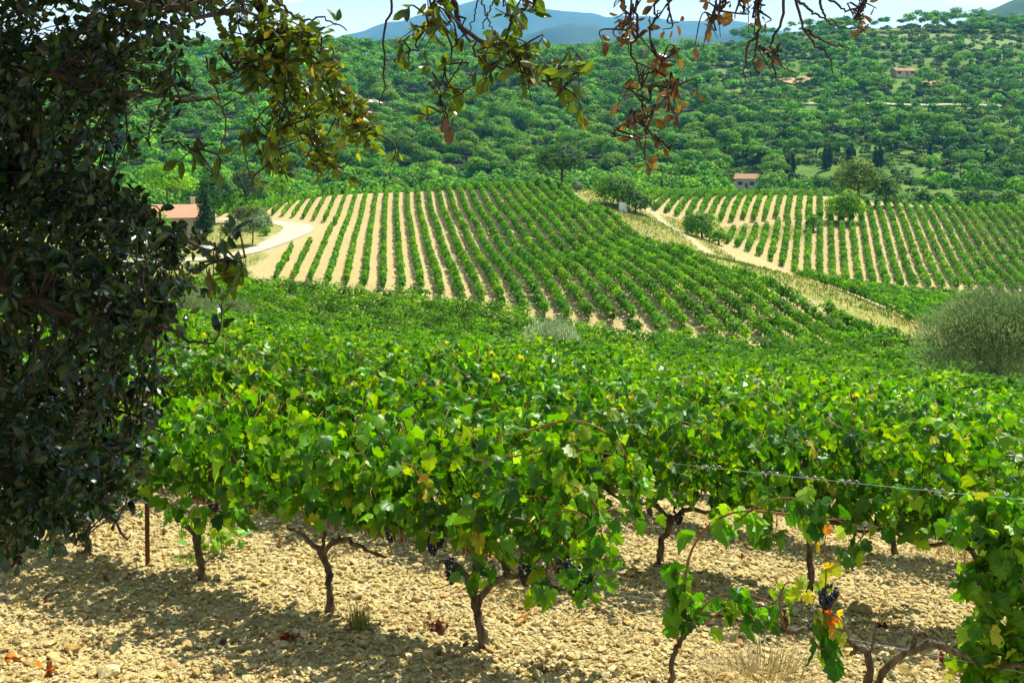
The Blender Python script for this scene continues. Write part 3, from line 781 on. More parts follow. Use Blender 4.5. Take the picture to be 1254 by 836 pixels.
house('ochre farmhouse with tiled roof and chimney seen through the oak leaves', spot(222, 176), radians(20), 8.0, 6.5, 2.9, 1.7, M_WALL, [(-2, 1.6, .9, 1.2), (2.4, 1.6, .9, 1.2)], name='farmhouse')
house('small pale house with tiled roof at the foot of the terraced hillside', spot(916, 378), radians(-25), 7.5, 5.0, 3.6, 1.4, M_WALLW, [(-2, 1.9, .9, 1.1), (1.9, 1.9, .9, 1.1)], chimney=False, name='cottage')
house('long low house with orange roof high on the right hillside', spot(1106, 583), radians(8), 10.5, 6.5, 2.6, 1.5, M_WALL, [(-3.6, 1.5, 1.1, 1.2), (3.4, 1.5, 1.1, 1.2)], chimney=False, name='bungalow', door=.5)
b_ = spot(763, 206)
mb = MB(); box(mb, (0, 0, .75), (1.5, 1.1, 1.5)); box(mb, (0, 0, 1.54), (1.62, 1.22, .08)); box(mb, (.3, -.56, .8), (.5, .04, .9))
o = mb.build('utility_box', M_WHITE); o.location = tuple(b_); tag(o, 'small white box standing in front of the broad crest bush', 'box')
for px, d, h, lab in ((1227, 590, 9, 'thin pale utility pole high on the right hillside'), (838, 560, 10, 'thin pale utility pole among the pines below the terraced field')):
    mb = MB(); tube(mb, [(0, 0, -1), (0, 0, h)], [.16, .11], 6); box(mb, (0, 0, h - .6), (1.6, .12, .12))
    o = mb.build('utility_pole', M_WHITE, smooth=True); o.location = tuple(spot(px, d)); tag(o, lab, 'pole')
# orange cutting on the hillside
def patch(name, px, d, rx, ry, mat, lift=.6):
    c = Hp(px, d); th = np.linspace(0, 2 * pi, 28, endpoint=False)
    rr = np.linspace(0, 1, 8)[1:, None] * (1 + .2 * np.sin(3 * th) + .12 * np.sin(7 * th + 1))[None]
    X = c[0] + rr * np.cos(th) * rx; Y = c[1] + rr * np.sin(th) * ry
    v = np.vstack([[c[0], c[1], H(c[0:1], c[1:2])[0] + lift], np.stack([X, Y, H(X, Y) + lift], -1).reshape(-1, 3)])
    n = 28; t = [(0, 1 + j, 1 + (j + 1) % n) for j in range(n)]
    q = [(1 + i * n + j, 1 + (i + 1) * n + j, 1 + (i + 1) * n + (j + 1) % n, 1 + i * n + (j + 1) % n) for i in range(6) for j in range(n)]
    m = MB(); m.add(v, t, q); o = m.build(name, mat, smooth=True); o['kind'] = 'structure'
M_ORANGE = solid_mat('ochre_earth', (.38, .22, .09), (.52, .34, .17), .3, .95)
M_FIELD = solid_mat('green_field', (.11, .19, .03), (.17, .24, .05), .4, .95)
patch('earth_bank', 972, 580, 10, 7, M_ORANGE)
patch('earth_bank', 1140, 566, 8, 5, M_ORANGE)
patch('earth_bank', 845, 655, 12, 9, M_ORANGE)
patch('field', 1095, 690, 30, 22, M_FIELD)
patch('field', 1190, 660, 36, 20, M_FIELD)
patch('field', 870, 630, 24, 30, M_FIELD)

# ------------------------------------------------------------------ hillside vine rows
V_FAR = [(.066, .200, .003), (.095, .245, .004), (.038, .130, .003), (.15, .31, .005)]
def row_mesh(mb, rng, x, y, z, hgt_, wid, per_m, fs, cols=V_FAR, w=(4, 3, 2, 1), gap=1.0):
    """foliage of one trained row: a bushy head every metre along the polyline"""
    L = np.concatenate([[0], np.cumsum(np.hypot(np.diff(x), np.diff(y)))])
    nb = max(int(L[-1] / gap), 1)
    sb = (np.arange(nb) + .5) * gap + rng.uniform(-.2, .2, nb)
    hb = hgt_ * rng.uniform(.78, 1.22, nb); wb = wid * rng.uniform(.7, 1.3, nb)
    hb = np.where(rng.random(nb) < .05, hb * .3, hb)
    n = int(nb * gap * per_m); k = rng.integers(0, nb, n)
    a = rng.uniform(0, 2 * pi, n); rr = np.sqrt(rng.uniform(.15, 1, n))
    s_ = sb[k] + rng.normal(0, .38, n)
    off = wb[k] * .5 * rr * np.cos(a)
    h = hb[k] * (.64 + .40 * rr * np.sin(a))
    bx, by, bz = np.interp(s_, L, x), np.interp(s_, L, y), np.interp(s_, L, z)
    tx, ty = (x[-1] - x[0]), (y[-1] - y[0]); q = math.hypot(tx, ty) or 1
    pos = np.stack([bx + off * ty / q, by - off * tx / q, bz + h], 1)
    nr = np.stack([np.cos(a) * ty / q, -np.cos(a) * tx / q, np.sin(a) + .25], 1) + rng.normal(0, .5, (n, 3))
    hc = pick(rng, nb, cols, w, .12)
    leaves(mb, pos, nr, rdir(rng, n) + np.array([0, 0, .3]), fs * rng.uniform(.6, 1.35, n), hc[k] * np.exp(rng.normal(0, .16, (n, 1))), TUFT)
    # stems under the heads
    st = sb[:]
    px_, py_, pz_ = np.interp(st, L, x), np.interp(st, L, y), np.interp(st, L, z)
    wst = .05
    base = np.stack([px_, py_, pz_ - .05], 1)
    v = np.stack([base + (-wst, 0, 0), base + (wst, 0, 0), base + (0, wst, 0), base + (0, 0, hgt_ * .55)], 1).reshape(-1, 3)
    i = np.arange(nb)[:, None] * 4
    mb.add(v, np.concatenate([i + np.array([0, 1, 3]), i + np.array([1, 2, 3]), i + np.array([2, 0, 3])]), None, (.05, .035, .02))

def vine_row(x, y, label, group, rng, hgt_=1.25, wid=.85, per_m=60, fs=.26, **k):
    z = H(x, y)
    o0 = np.array([x[0], y[0], z[0]])
    mb = MB(); row_mesh(mb, rng, x, y, z, hgt_, wid, per_m, fs, **k)
    o = mb.build('vine_row', M_VINE_FAR, origin=o0)
    tag(o, label, 'vine row', group)

def hillside_rows():
    rng = np.random.default_rng(21)
    rows = []
    for s in np.arange(-34.0, 43.5, 2.05):
        y0 = float(np.interp(s, LOW_S, LOW_Y)) if s > -18 else 196.0
        y1 = 246.0
        yy = np.arange(y0 + rng.uniform(-.6, .6), y1, 1.5)
        xx = s - S1 * yy + .5 * (vnoise(yy, np.full_like(yy, s), 40, 2) - .5)
        ok = (xx + S1 * yy) < s_edge(yy) - .3
        rd = ribbon_dist(xx, yy, ROAD[1:])
        ok &= rd > 5.6
        # the farmyard lies inside the bend: nothing grows there
        ok &= ~((xx + S1 * yy < -14.5) & (yy < 192))
        idx = np.nonzero(ok)[0]
        if len(idx) < 3: continue
        for run in np.split(idx, np.nonzero(np.diff(idx) > 1)[0] + 1):
            if len(run) >= 3: rows.append((xx[run], yy[run]))
    rows.sort(key=lambda r: (r[0] + S1 * r[1])[0])
    for i, (x, y) in enumerate(rows):
        vine_row(x, y, f'green vine row running up the middle hillside vineyard, {ordinal(i + 1)} from its left edge', 'vine rows of the middle hillside vineyard', rng, 1.30 + .10 * min(max((i - 14) / 14, 0), 1), .44 + .60 * min(max((i - 14) / 16, 0), 1), 54 + 44 * min(max((i - 14) / 16, 0), 1), .22)
    blk = [(np.full(20, s) - S1 * np.linspace(104 + min(s - 54, 14) * 1.2, 153, 20), np.linspace(104 + min(s - 54, 14) * 1.2, 153, 20)) for s in np.arange(54.2, 88, 2.0)]
    for i, (x, y) in enumerate(blk):
        vine_row(x, y, f'vine row in the small dark block right of the sandy track, {ordinal(i + 1)} from the track', 'vine rows of the small block beside the track', rng, 1.3, 1.1, 80, .22)
    rr = []
    for s2 in np.arange(-22.0, 64, 1.98):
        y0 = float(np.interp(s2, [-22, -1, 9, 29, 60], [199, 172, 167, 160, 157])); y1 = float(np.interp(s2, [-22, -12, -1, 8, 64], [206, 212, 222, 243, 240]))
        yy = np.arange(y0 + rng.uniform(-.5, .5), y1, 1.5); xx = s2 - S2 * yy
        if len(yy) > 3: rr.append((xx, yy))
    for i, (x, y) in enumerate(rr):
        vine_row(x, y, f'vine row of the right hillside vineyard behind the track, {ordinal(i + 1)} from its left corner', 'vine rows of the right hillside vineyard', rng, 1.4, .95, 72, .23)
    ub = []
    for s2 in np.arange(-36.0, 1, 2.1):
        yy = np.arange(217 + rng.uniform(-1, 1), 260, 1.5); ub.append((s2 - S2 * yy, yy))
    for i, (x, y) in enumerate(ub):
        vine_row(x, y, f'short vine row of the upper block below the dark trees, {ordinal(i + 1)} from left', 'vine rows of the upper block', rng, 1.4, 1.05, 68, .25)
hillside_rows()

def verge():
    """dry grass and weeds on the banks between the vineyards"""
    rng = np.random.default_rng(33)
    n = 110000
    x = rng.uniform(-75, 110, n); y = rng.uniform(86, 272, n)
    so, gr, tr = zones(x, y)
    px = CX + x / y * F
    rd = ribbon_dist(x, y, PATH)
    ok = (gr > .5) & (tr < .35) & (px > 120) & (px < 1290) & (ribbon_dist(x, y, ROAD) > 5) & ((rd < 12) | (rng.random(n) < .5))
    x, y, rd = x[ok], y[ok], rd[ok]; n = len(x)
    pos = np.stack([x, y, H(x, y)], 1)
    pt = vnoise(x, y, 6, 9)
    dry = pick(rng, n, [(.34, .30, .09), (.28, .28, .06), (.42, .36, .16)], [2, 2, 1]); grn = pick(rng, n, [(.10, .18, .02), (.07, .14, .02), (.20, .24, .03)], [2, 2, 1])
    col = np.where((pt + rng.normal(0, .12, n) > .38)[:, None], grn, dry)
    tip = rng.normal(0, .35, (n, 3)) + np.array([0, 0, 1.0])
    mb = MB()
    for k in range(2):
        leaves(mb, pos + rng.normal(0, .12, (n, 3)) * (1, 1, 0), np.cross(tip, rdir(rng, n)), tip + rng.normal(0, .3, (n, 3)), rng.uniform(.28, .62, n), col, STALK)
    o = mb.build('grass', M_GRASS); tag(o, 'dry yellow grass and weeds on the banks beside the track', 'grass', kind='stuff')
verge()

# ------------------------------------------------------------------ the near vines
V_NEAR = [(.054, .180, .004), (.088, .235, .005), (.026, .108, .004), (.18, .32, .006), (.36, .38, .02)]
VW = [5, 4, 4, 2.4, .10]
ROW_RZ = math.atan2(RD[1], RD[0])

def shoots(rng, n_shoots, n_fill, zc=.55, span=.60, steps=13, droop=.18, low=.40, hi=1.0):
    canes, pos, nor, tip = [], [], [], []
    for i in range(n_shoots):
        side = 1 if rng.random() < .5 else -1
        p = np.array([rng.uniform(-span, span), rng.normal(0, .03), zc])
        dr = rng.random() < droop
        d = np.array([rng.normal(0, .45), side * rng.uniform(.7, 1.1), .35]) if dr else np.array([rng.normal(0, .28), side * rng.uniform(.02, .38), 1.0])
        d = nrm(d); L = rng.uniform(.55, .85) if dr else rng.uniform(.72, 1.12) * hi
        c = [p.copy()]
        for k in range(steps):
            t = k / steps
            d = nrm(d + rng.normal(0, .09, 3) + np.array([0, side * .05, -(.26 if dr else .22 * t * t * 1.6)]))
            p = p + d * L / steps
            if p[2] < low: p[2] = low
            p[1] = np.clip(p[1], -.46, .46)
            c.append(p.copy())
            if k == 0: continue
            o = nrm(np.array([rng.normal(0, 1), rng.normal(0, .7) + side * .5, rng.normal(0, .4)]))
            q = p + o * rng.uniform(.03, .10)
            sd = np.sign(q[1]) if abs(q[1]) > .06 else side
            pos.append(q); nor.append(np.array([rng.normal(0, .7), sd * rng.uniform(.1, 1.0), rng.uniform(.0, 1.1) + .4 * (q[2] > 1.15)])); tip.append(o * .6 + np.array([rng.normal(0, .3), sd * .3, -.75]))
        canes.append(np.array(c))
    for i in range(n_fill):
        sd = 1 if rng.random() < .5 else -1
        z = rng.uniform(low + .08, 1.22)
        q = np.array([rng.uniform(-span - .03, span + .03), sd * rng.uniform(.01, .36) * (1 - .25 * abs(z - .9)), z])
        pos.append(q); nor.append(np.array([rng.normal(0, .8), sd, rng.uniform(-.1, .9)])); tip.append(np.array([rng.normal(0, .4), sd * .35, -.8]))
    return canes, np.array(pos), np.array(nor), np.array(tip)

ICO_V = None
def ico(sub):
    import bmesh
    bm = bmesh.new(); bmesh.ops.create_icosphere(bm, subdivisions=sub, radius=1.0)
    v = np.array([x.co[:] for x in bm.verts]); f = np.array([[y.index for y in x.verts] for x in bm.faces]); bm.free()
    return v, f
ICO1, ICO2, ICO3 = ico(1), ico(2), ico(3)

def grapes(mb, rng, top, length=.15, n=72, r=.0095, ico_=ICO2):
    t = rng.uniform(0, 1, n) ** .8
    rad = .030 * np.sin(np.clip(.25 + t * .75, 0, 1) * pi) ** .8 + .006
    a = rng.uniform(0, 2 * pi, n)
    c = np.stack([rad * np.cos(a), rad * np.sin(a), -t * length], 1) + top
    v, f = ico_
    s = r * rng.uniform(.85, 1.15, n)
    mb.add((c[:, None] + v[None] * s[:, None, None]).reshape(-1, 3), ((np.arange(n) * len(v))[:, None, None] + f[None]).reshape(-1, 3))

def gnarled(mb, rng, pts, rad, n=16, ns=9, kn=.26):
    p = smooth_path(pts, n)
    p[1:-1] += rng.normal(0, .006, (n - 2, 3))
    tube(mb, p, rad, ns, knobbly=kn, rng=rng)

def vine_parts(root, rng, lod, trunk=None, n_shoots=17, n_fill=100, ngr=2, cols=V_NEAR, w=VW, size=(.050, .092), shift=(0, 0, 0), **k):
    """the parts of one vine in its own frame: trunk with arms, canes, foliage, bunches of grapes"""
    mt = MB()
    if trunk is None:
        lean = rng.uniform(-.12, .12)
        top = np.array([lean, rng.normal(0, .03), rng.uniform(.42, .50)])
        gnarled(mt, rng, [(0, 0, -.06), (lean * .2 + rng.normal(0, .015), rng.normal(0, .015), .16), (lean * .7, rng.normal(0, .02), .32), top], [.034, .024, .021, .024], 10 if lod else 18, 6 if lod else 9)
        for sgn in (-1, 1):
            gnarled(mt, rng, [top - (0, 0, .05), top + (sgn * .12, 0, .07), top + (sgn * .32, rng.normal(0, .02), .06 + rng.normal(0, .02)), (sgn * .52, 0, .55 + rng.normal(0, .02))], [.022, .018, .013, .009], 8 if lod else 14, 5 if lod else 8)
    else:
        for pts, rad in trunk: gnarled(mt, rng, pts, rad, 22, 10)
    mt.build('trunk', M_BARK, root, smooth=True)
    canes, pos, nor, tip = shoots(rng, n_shoots, n_fill, **k)
    sh = np.asarray(shift, float)
    n = len(pos)
    mb = MB()
    leaves(mb, pos + sh, nor, tip, rng.uniform(*size, n), pick(rng, n, cols, w), VINE_LEAF if lod < 2 else BLADE, .55 if lod < 2 else 0, rng)
    mb.build('foliage', M_VINE, root, smooth=lod < 1)
    if lod < 2:
        mc = MB()
        for c in canes: tube(mc, c[::2] + sh, [.0055, .0025], 4)
        mc.build('cane', M_CANE, root, smooth=True)
        for i in range(ngr):
            mg = MB(); grapes(mg, rng, np.array([rng.uniform(-.4, .4), rng.choice([-1, 1]) * rng.uniform(.04, .2), rng.uniform(.52, .66)]) + sh, ico_=ICO2 if lod == 0 else ICO1)
            mg.build('grape_cluster', M_GRAPE, root, smooth=True)

def d_row0(px):
    q = (px - CX) / F; t = (-.186 - 7 * q) / (.874 + .486 * q)
    return 7 + .486 * t
def R0(px, py, dd=0.0): return P(px, py, d_row0(px) + dd)
def to_local(loc, rz, pts):
    q = np.asarray(pts, float) - np.asarray(loc, float); ca, sa = cos(rz), sin(rz)
    return np.stack([q[:, 0] * ca + q[:, 1] * sa, -q[:, 0] * sa + q[:, 1] * ca, q[:, 2]], 1)
def row_base(r, t):
    q = P0 + PERP * 2.2 * r + RD * t
    return np.array([q[0], q[1], float(H(q[0:1], q[1:2])[0])])

GV = 'grapevines of the near slope'
def front_vines():
    lab = {0: 'front-row grapevine with a forked dark trunk and a long bare arm arching right',
           1: 'front-row grapevine with a thin slanting trunk, next left of the forked one', 2: 'front-row grapevine with a kinked trunk just right of the rusty post',
           3: 'front-row grapevine with a straight thick trunk just left of the rusty post', 4: 'front-row grapevine behind the dark oak leaves at the left edge'}
    tr = {0: [([(594, 797), (588, 765), (579, 730), (571, 702), (556, 690), (538, 687)], [.036, .027, .022, .018, .013, .008]),
              ([(583, 755), (588, 735), (600, 716), (617, 706), (642, 707), (668, 716), (692, 722)], [.024, .021, .02, .02, .016, .012, .008]),
              ([(580, 735), (584, 715), (578, 680)], [.007, .006, .004]), ([(622, 706), (618, 692), (612, 676)], [.022, .02, .006])],
          1: [([(405, 754), (404, 725), (400, 695), (390, 672), (372, 654), (352, 646)], [.032, .024, .022, .018, .014, .009]), ([(396, 680), (408, 664), (425, 661), (446, 672), (472, 682)], [.018, .017, .015, .012, .008]), ([(395, 676), (398, 650)], [.013, .009])],
          2: [([(247, 718), (246, 690), (240, 662), (227, 640), (212, 622)], [.034, .026, .022, .018, .012]), ([(242, 668), (246, 645), (256, 628)], [.018, .014, .01])]}
    for k in range(0, 6):
        rng = np.random.default_rng(200 + k)
        loc = row_base(0, 1.163 * k)
        if k in lab: lb = lab[k]
        else: lb = 'front-row grapevine farthest left, glimpsed through the oak leaves'
        root = thing('grapevine', lb, 'grapevine', loc, ROW_RZ, GV)
        trunk = None
        if k in tr:
            trunk = [(to_local(loc, ROW_RZ, [R0(px, py) for px, py in pts]), rad) for pts, rad in tr[k]]
        vine_parts(root, rng, 0, trunk, n_shoots=36, n_fill=460, ngr=1 if k else 2, low=.62, hi=1.02, droop=.10)
        if k == 0:                                     # loose canes hanging on the right of the forked vine
            for j, pts in enumerate([[(640, 600), (690, 590), (730, 620), (735, 680), (712, 732)], [(620, 610), (670, 610), (715, 640), (722, 680), (706, 712)], [(620, 560), (690, 550), (760, 560), (790, 590)],
                                     [(500, 560), (515, 585), (540, 612), (565, 640), (578, 658)], [(640, 530), (700, 515), (750, 535), (775, 580), (770, 620)], [(660, 640), (700, 625), (735, 650), (745, 690)]]):
                cane(root, rng, [R0(a, b, -.12 - .06 * j) for a, b in pts], loc, ROW_RZ, per=.03, yellow=(j == 3))
            for a, b in ((716, 700), (703, 690), (690, 680), (530, 650), (538, 640)):
                mg = MB(); grapes(mg, rng, to_local(loc, ROW_RZ, [R0(a, b, -.15)])[0], n=60); mg.build('grape_cluster', M_GRAPE, root, smooth=True)

YEL = [(.40, .36, .03), (.26, .33, .02), (.16, .28, .02), (.50, .30, .03)]
RED = [(.42, .05, .015), (.48, .16, .02), (.45, .33, .03), (.22, .26, .03)]
def cane(root, rng, wpts, loc, rz, per=.05, rad=(.006, .0025), cols=None, w=None, yellow=False, size=(.052, .09), spread=.085):
    lp = to_local(loc, rz, wpts)
    p = smooth_path(lp, 24)
    mc = MB(); tube(mc, p, rad, 6); mc.build('cane', M_CANE, root, smooth=True)
    L = np.linalg.norm(np.diff(p, axis=0), axis=1).sum(); n = max(int(L / per), 2)
    q = p[np.clip((rng.uniform(.06, 1, n) * 23).astype(int), 0, 23)]
    q = np.vstack([q, p[-1:]]); n += 1
    o = rdir(rng, n)
    pos = q + o * rng.uniform(.02, spread, (n, 1))
    if yellow: cols, w = YEL, [3, 3, 3, .5]; size = (.05, .09)
    if cols is None: cols, w = V_NEAR + [(.16, .30, .02)], VW + [3]
    # in the row's own frame the viewer's side is the one with negative y after the turn; leaves face either way
    nor = o * .5 + np.stack([rng.normal(0, .5, n), rng.choice([-1, 1], n) * .8, rng.uniform(0, .7, n)], 1)
    tp = o * .5 + np.array([0, 0, -.8])
    mb = MB(); leaves(mb, pos, nor, tp, rng.uniform(*size, n), pick(rng, n, cols, w), VINE_LEAF, .55, rng)
    mb.build('foliage', M_VINE, root)

def sparse_vines():
    rng = np.random.default_rng(301)
    loc = row_base(0, -1.163)
    r = thing('grapevine', 'thin young grapevine with a reddish cane arching right and yellow and red leaves', 'grapevine', loc, ROW_RZ, GV)
    mt = MB()
    def tr(pts, rad, dd=0): gnarled(mt, rng, to_local(loc, ROW_RZ, [R0(a, b, dd) for a, b in pts]), rad, 18, 8)
    tr([(818, 862), (820, 832), (826, 800), (835, 780), (848, 762)], [.02, .015, .013, .014, .012])
    tr([(848, 762), (880, 752), (925, 764), (965, 772), (1000, 768)], [.012, .01, .009, .011, .008])
    tr([(962, 774), (961, 745)], [.014, .01])
    mt.build('trunk', M_BARK, r, smooth=True)
    C = lambda pts, dd=0.0, **k: cane(r, rng, [R0(a, b, dd) for a, b in pts], loc, ROW_RZ, **k)
    C([(840, 774), (839, 742), (839, 712), (846, 676), (866, 645), (900, 627), (948, 627), (1001, 636), (1040, 634)], per=.055, rad=(.0085, .004), size=(.07, .11))
    C([(830, 790), (829, 750), (830, 715), (834, 690)], per=.045, size=(.06, .10))
    C([(850, 760), (870, 735), (905, 725), (940, 735)], -.05, per=.028)
    C([(860, 765), (890, 745), (915, 750), (935, 770)], -.08, per=.03)
    C([(900, 640), (935, 615), (975, 610), (1010, 625)], per=.035, size=(.06, .11))
    C([(961, 770), (955, 735), (965, 712), (985, 722)], -.02, per=.03, cols=YEL + RED[:2], w=[.8, 3, 5, .6, .4, .8], size=(.045, .075))
    C([(1010, 770), (1008, 745), (1012, 700), (1010, 668), (1012, 650)], per=.04, cols=RED + YEL[:3], w=[2, 1.2, 1.4, 3, 1.2, 3, 2.5], size=(.045, .078), spread=.12)
    C([(1000, 768), (1018, 752), (1030, 760), (1042, 785)], per=.025, cols=RED + V_NEAR[:2], w=[2.2, .8, 1.6, 2, 3, 3], size=(.05, .085))
    C([(995, 780), (1003, 792), (1018, 795)], -.05, per=.03, size=(.07, .11))
    for a, b in ((1017, 716), (1012, 724)):
        mg = MB(); grapes(mg, rng, to_local(loc, ROW_RZ, [R0(a, b, 0)])[0], .09, 56); mg.build('grape_cluster', M_GRAPE, r, smooth=True)
    loc = row_base(0, -2 * 1.163)
    r = thing('grapevine', 'nearly bare grapevine with two grey gnarled arms at the bottom right', 'grapevine', loc, ROW_RZ, GV)
    mt = MB()
    tr([(1052, 905), (1060, 850), (1065, 812), (1060, 797), (1049, 790), (1038, 783)], [.034, .023, .019, .019, .017, .012])
    tr([(1060, 862), (1072, 838), (1088, 815), (1108, 799), (1140, 788), (1166, 796), (1185, 806), (1200, 812)], [.02, .019, .018, .019, .02, .015, .01, .006])
    tr([(1117, 796), (1119, 780), (1131, 774), (1136, 779)], [.012, .012, .013, .009])
    tr([(1066, 806), (1070, 780), (1077, 746)], [.006, .005, .003])
    tr([(1050, 790), (1041, 802)], [.012, .008])
    mt.build('trunk', M_BARK, r, smooth=True)
    loc = row_base(0, -3 * 1.163)
    r = thing('grapevine', 'leafy grapevine hanging into the picture at the right edge in the foreground', 'grapevine', loc, ROW_RZ, GV)
    mt = MB(); gnarled(mt, rng, [(0, 0, -.06), (.03, 0, .2), (0, 0, .46), (.3, 0, .56), (.55, 0, .5)], [.035, .025, .02, .014, .008]); mt.build('trunk', M_BARK, r, smooth=True)
    for j, pts in enumerate([[(1370, 820), (1330, 740), (1270, 660), (1215, 640), (1180, 640)], [(1360, 840), (1300, 740), (1250, 700), (1205, 690), (1180, 720)], [(1380, 830), (1310, 760), (1240, 740), (1205, 770), (1190, 815)],
                             [(1380, 830), (1300, 720), (1240, 650), (1205, 625), (1180, 640)], [(1360, 840), (1290, 790), (1230, 780), (1200, 800), (1185, 830)], [(1370, 830), (1310, 710), (1270, 630), (1250, 620)], [(1380, 830), (1300, 780), (1260, 800), (1235, 830)],
                             [(1290, 640), (1250, 650), (1215, 700), (1210, 760)], [(1300, 700), (1262, 720), (1236, 770), (1225, 820)]]):
        cane(r, rng, [R0(a, b, .18 - .05 * (j % 4)) for a, b in pts], loc, ROW_RZ, per=.013, size=(.055, .092), spread=.12, cols=V_NEAR + [(.15, .30, .02), (.30, .34, .03)], w=VW + [4, 1.2])
front_vines()
sparse_vines()

def near_rows():
    rng = np.random.default_rng(401)
    protos = {1: [], 2: []}
    for i in range(6):
        r = thing('grapevine', None, 'grapevine', (0, 0, 0), 0, GV); vine_parts(r, np.random.default_rng(500 + i), 1, n_shoots=32, n_fill=380, ngr=1, low=.52, droop=.12); protos[1].append(r)
    for i in range(7):
        r = thing('grapevine', None, 'grapevine', (0, 0, 0), 0, GV); vine_parts(r, np.random.default_rng(520 + i), 2, n_shoots=26, n_fill=220, size=(.075, .13)); protos[2].append(r)
    used = set(); count = 9; r = 0; last = 0
    while count < 298 and r < 30:
        r += 1
        if r == 1: ts = np.array([-1.444, -.311, .9, 2.066]); ts = np.concatenate([-1.444 - 1.16 * np.arange(1, 5)[::-1], ts, 2.066 + 1.16 * np.arange(1, 8)])
        elif r == 2: ts = -1.648 + 1.16 * np.arange(-5, 12)
        else: ts = rng.uniform(0, 1) + 1.16 * np.arange(-40, 40)
        got = []
        for t in ts:
            b = row_base(r, t)
            if b[1] < 4: continue
            px = CX + b[0] / b[1] * F
            if -40 < px < 1300: got.append((px, b))
        got.sort(key=lambda g: g[0])
        if count + len(got) > 300 and r > 3:
            got = got[:0]
            last = r - 1
            break
        for j, (px, b) in enumerate(got):
            L = 1 if r <= 3 else 2
            v = int(rng.integers(len(protos[L]))); p = protos[L][v]
            rz = ROW_RZ + (pi if rng.random() < .5 else 0) + rng.normal(0, .05)
            sc_ = (rng.uniform(.96, 1.06), rng.uniform(.95, 1.2), rng.uniform(.92, 1.08))
            if r <= 2 and px > 560: sc_ = (sc_[0], sc_[1], sc_[2] * .97)
            if (L, v) not in used:
                used.add((L, v)); o = p; o.location = tuple(b); o.rotation_euler = (0, 0, rz); o.scale = sc_
            else: o = dup(p, b, rz, sc_)
            o['label'] = f'leafy grapevine in the {ordinal(r + 1)} row from the front, {ordinal(j + 1)} from left'
            count += 1
        last = r
    # the rest of the slope and the valley floor: nobody could count these
    mb = MB()
    for q in range(last + 1, 62):
        p = 2.2 * q
        base = P0 + PERP * p
        t = np.arange(-80, 135, 1.5)
        x, y = base[0] + RD[0] * t, base[1] + RD[1] * t
        x = x + .4 * (vnoise(t, np.full_like(t, p), 18, 5) - .5)
        px = CX + x / np.maximum(y, 1) * F
        s = x + S1 * y
        ok = (y > 8) & (px > -40) & (px < 1300) & (y < np.interp(s, LOW_S, LOW_Y) - 3.2) & ((s < 44) | (p < 62)) & (y < 132)
        ok &= np.hypot(x - 2.0, y - 56) > 1.2
        idx = np.nonzero(ok)[0]
        if len(idx) < 4: continue
        farf = p > 52
        for run in np.split(idx, np.nonzero(np.diff(idx) > 1)[0] + 1):
            if len(run) < 3: continue
            row_mesh(mb, rng, x[run], y[run], H(x[run], y[run]), 1.45 if not farf else 1.5, 1.1 if not farf else 1.9, 150 if p < 40 else 125, .14 if p < 40 else .19,
                     cols=V_FAR if farf else V_NEAR[:4], w=(3, 3, 3, .8) if farf else VW[:4])
    o = mb.build('grapevines', M_VINE_FAR); tag(o, 'unbroken canopy of vines filling the lower slope and valley floor', 'vines', kind='stuff')
near_rows()

# trellis wires and the rusty post
def wire(r, h, t0, t1, label, ties=()):
    ts = np.linspace(t0, t1, 24)
    pts = np.array([row_base(r, t) + (0, 0, h + (.047 * (-1.56 - t) if h > 1 else 0)) for t in ts])
    lin = np.linspace(0, 1, 24)[:, None]
    pts = pts[0] * (1 - lin) + pts[-1] * lin
    pts[:, 2] -= .03 * np.sin(np.linspace(0, pi, 24))
    root = thing('trellis_wire', label, 'wire', pts[0], 0, 'trellis wires')
    mb = MB(); tube(mb, pts - pts[0], .0012, 5); mb.build('strand', M_STEEL, root, smooth=True)
    for f in ties:
        c = np.array([np.interp(f, lin[:, 0], pts[:, i]) for i in range(3)]) - pts[0]
        a = np.linspace(0, 5 * pi, 26)
        q = np.stack([np.linspace(-.05, .05, 26) * RD[0] + .012 * np.cos(a) * .4, np.linspace(-.05, .05, 26) * RD[1], .013 * np.sin(a) + .006 * np.sin(a * .37)], 1) + c
        m = MB(); tube(m, q, .0016, 4); m.build('tie', M_STEEL, root, smooth=True)
wire(0, 1.30, -5.2, -1.2, 'thin bright top wire running in front of the right-hand vines', ties=(.52, .64, .745, .79, .85, .93))
wire(0, .52, -5.2, 5.8, 'low wire carrying the arms of the front vine row')
wire(1, .52, -6.0, 8, 'low wire carrying the arms of the second vine row', ties=(.3, .42))
def post(t, r, label, mat, rad, h):
    b = row_base(r, t); mb = MB(); tube(mb, [(0, 0, -.2), (-.01, 0, h * .5), (-.03, .01, h)], [rad, rad, rad], 8)
    o = mb.build('vineyard_post', mat, smooth=True); o.location = tuple(b); tag(o, label, 'post')
post(2.86, 0, 'slim rusty steel post leaning slightly in the front vine row', M_RUST, .017, 1.5)

# ------------------------------------------------------------------ stones, gravel, weeds and dead leaves on the ground
def ground_z(x, y):
    x = np.asarray(x, float); y = np.asarray(y, float); R = np.hypot(x, y)
    w = np.clip((16 - R) / 6, 0, 1)
    return H(x, y) + w * ((vnoise(x, y, .35, 5) - .5) * .04 + (vnoise(x, y, .14, 6) - .5) * .014 + (vnoise(x, y, 1.3, 8) - .5) * .06)

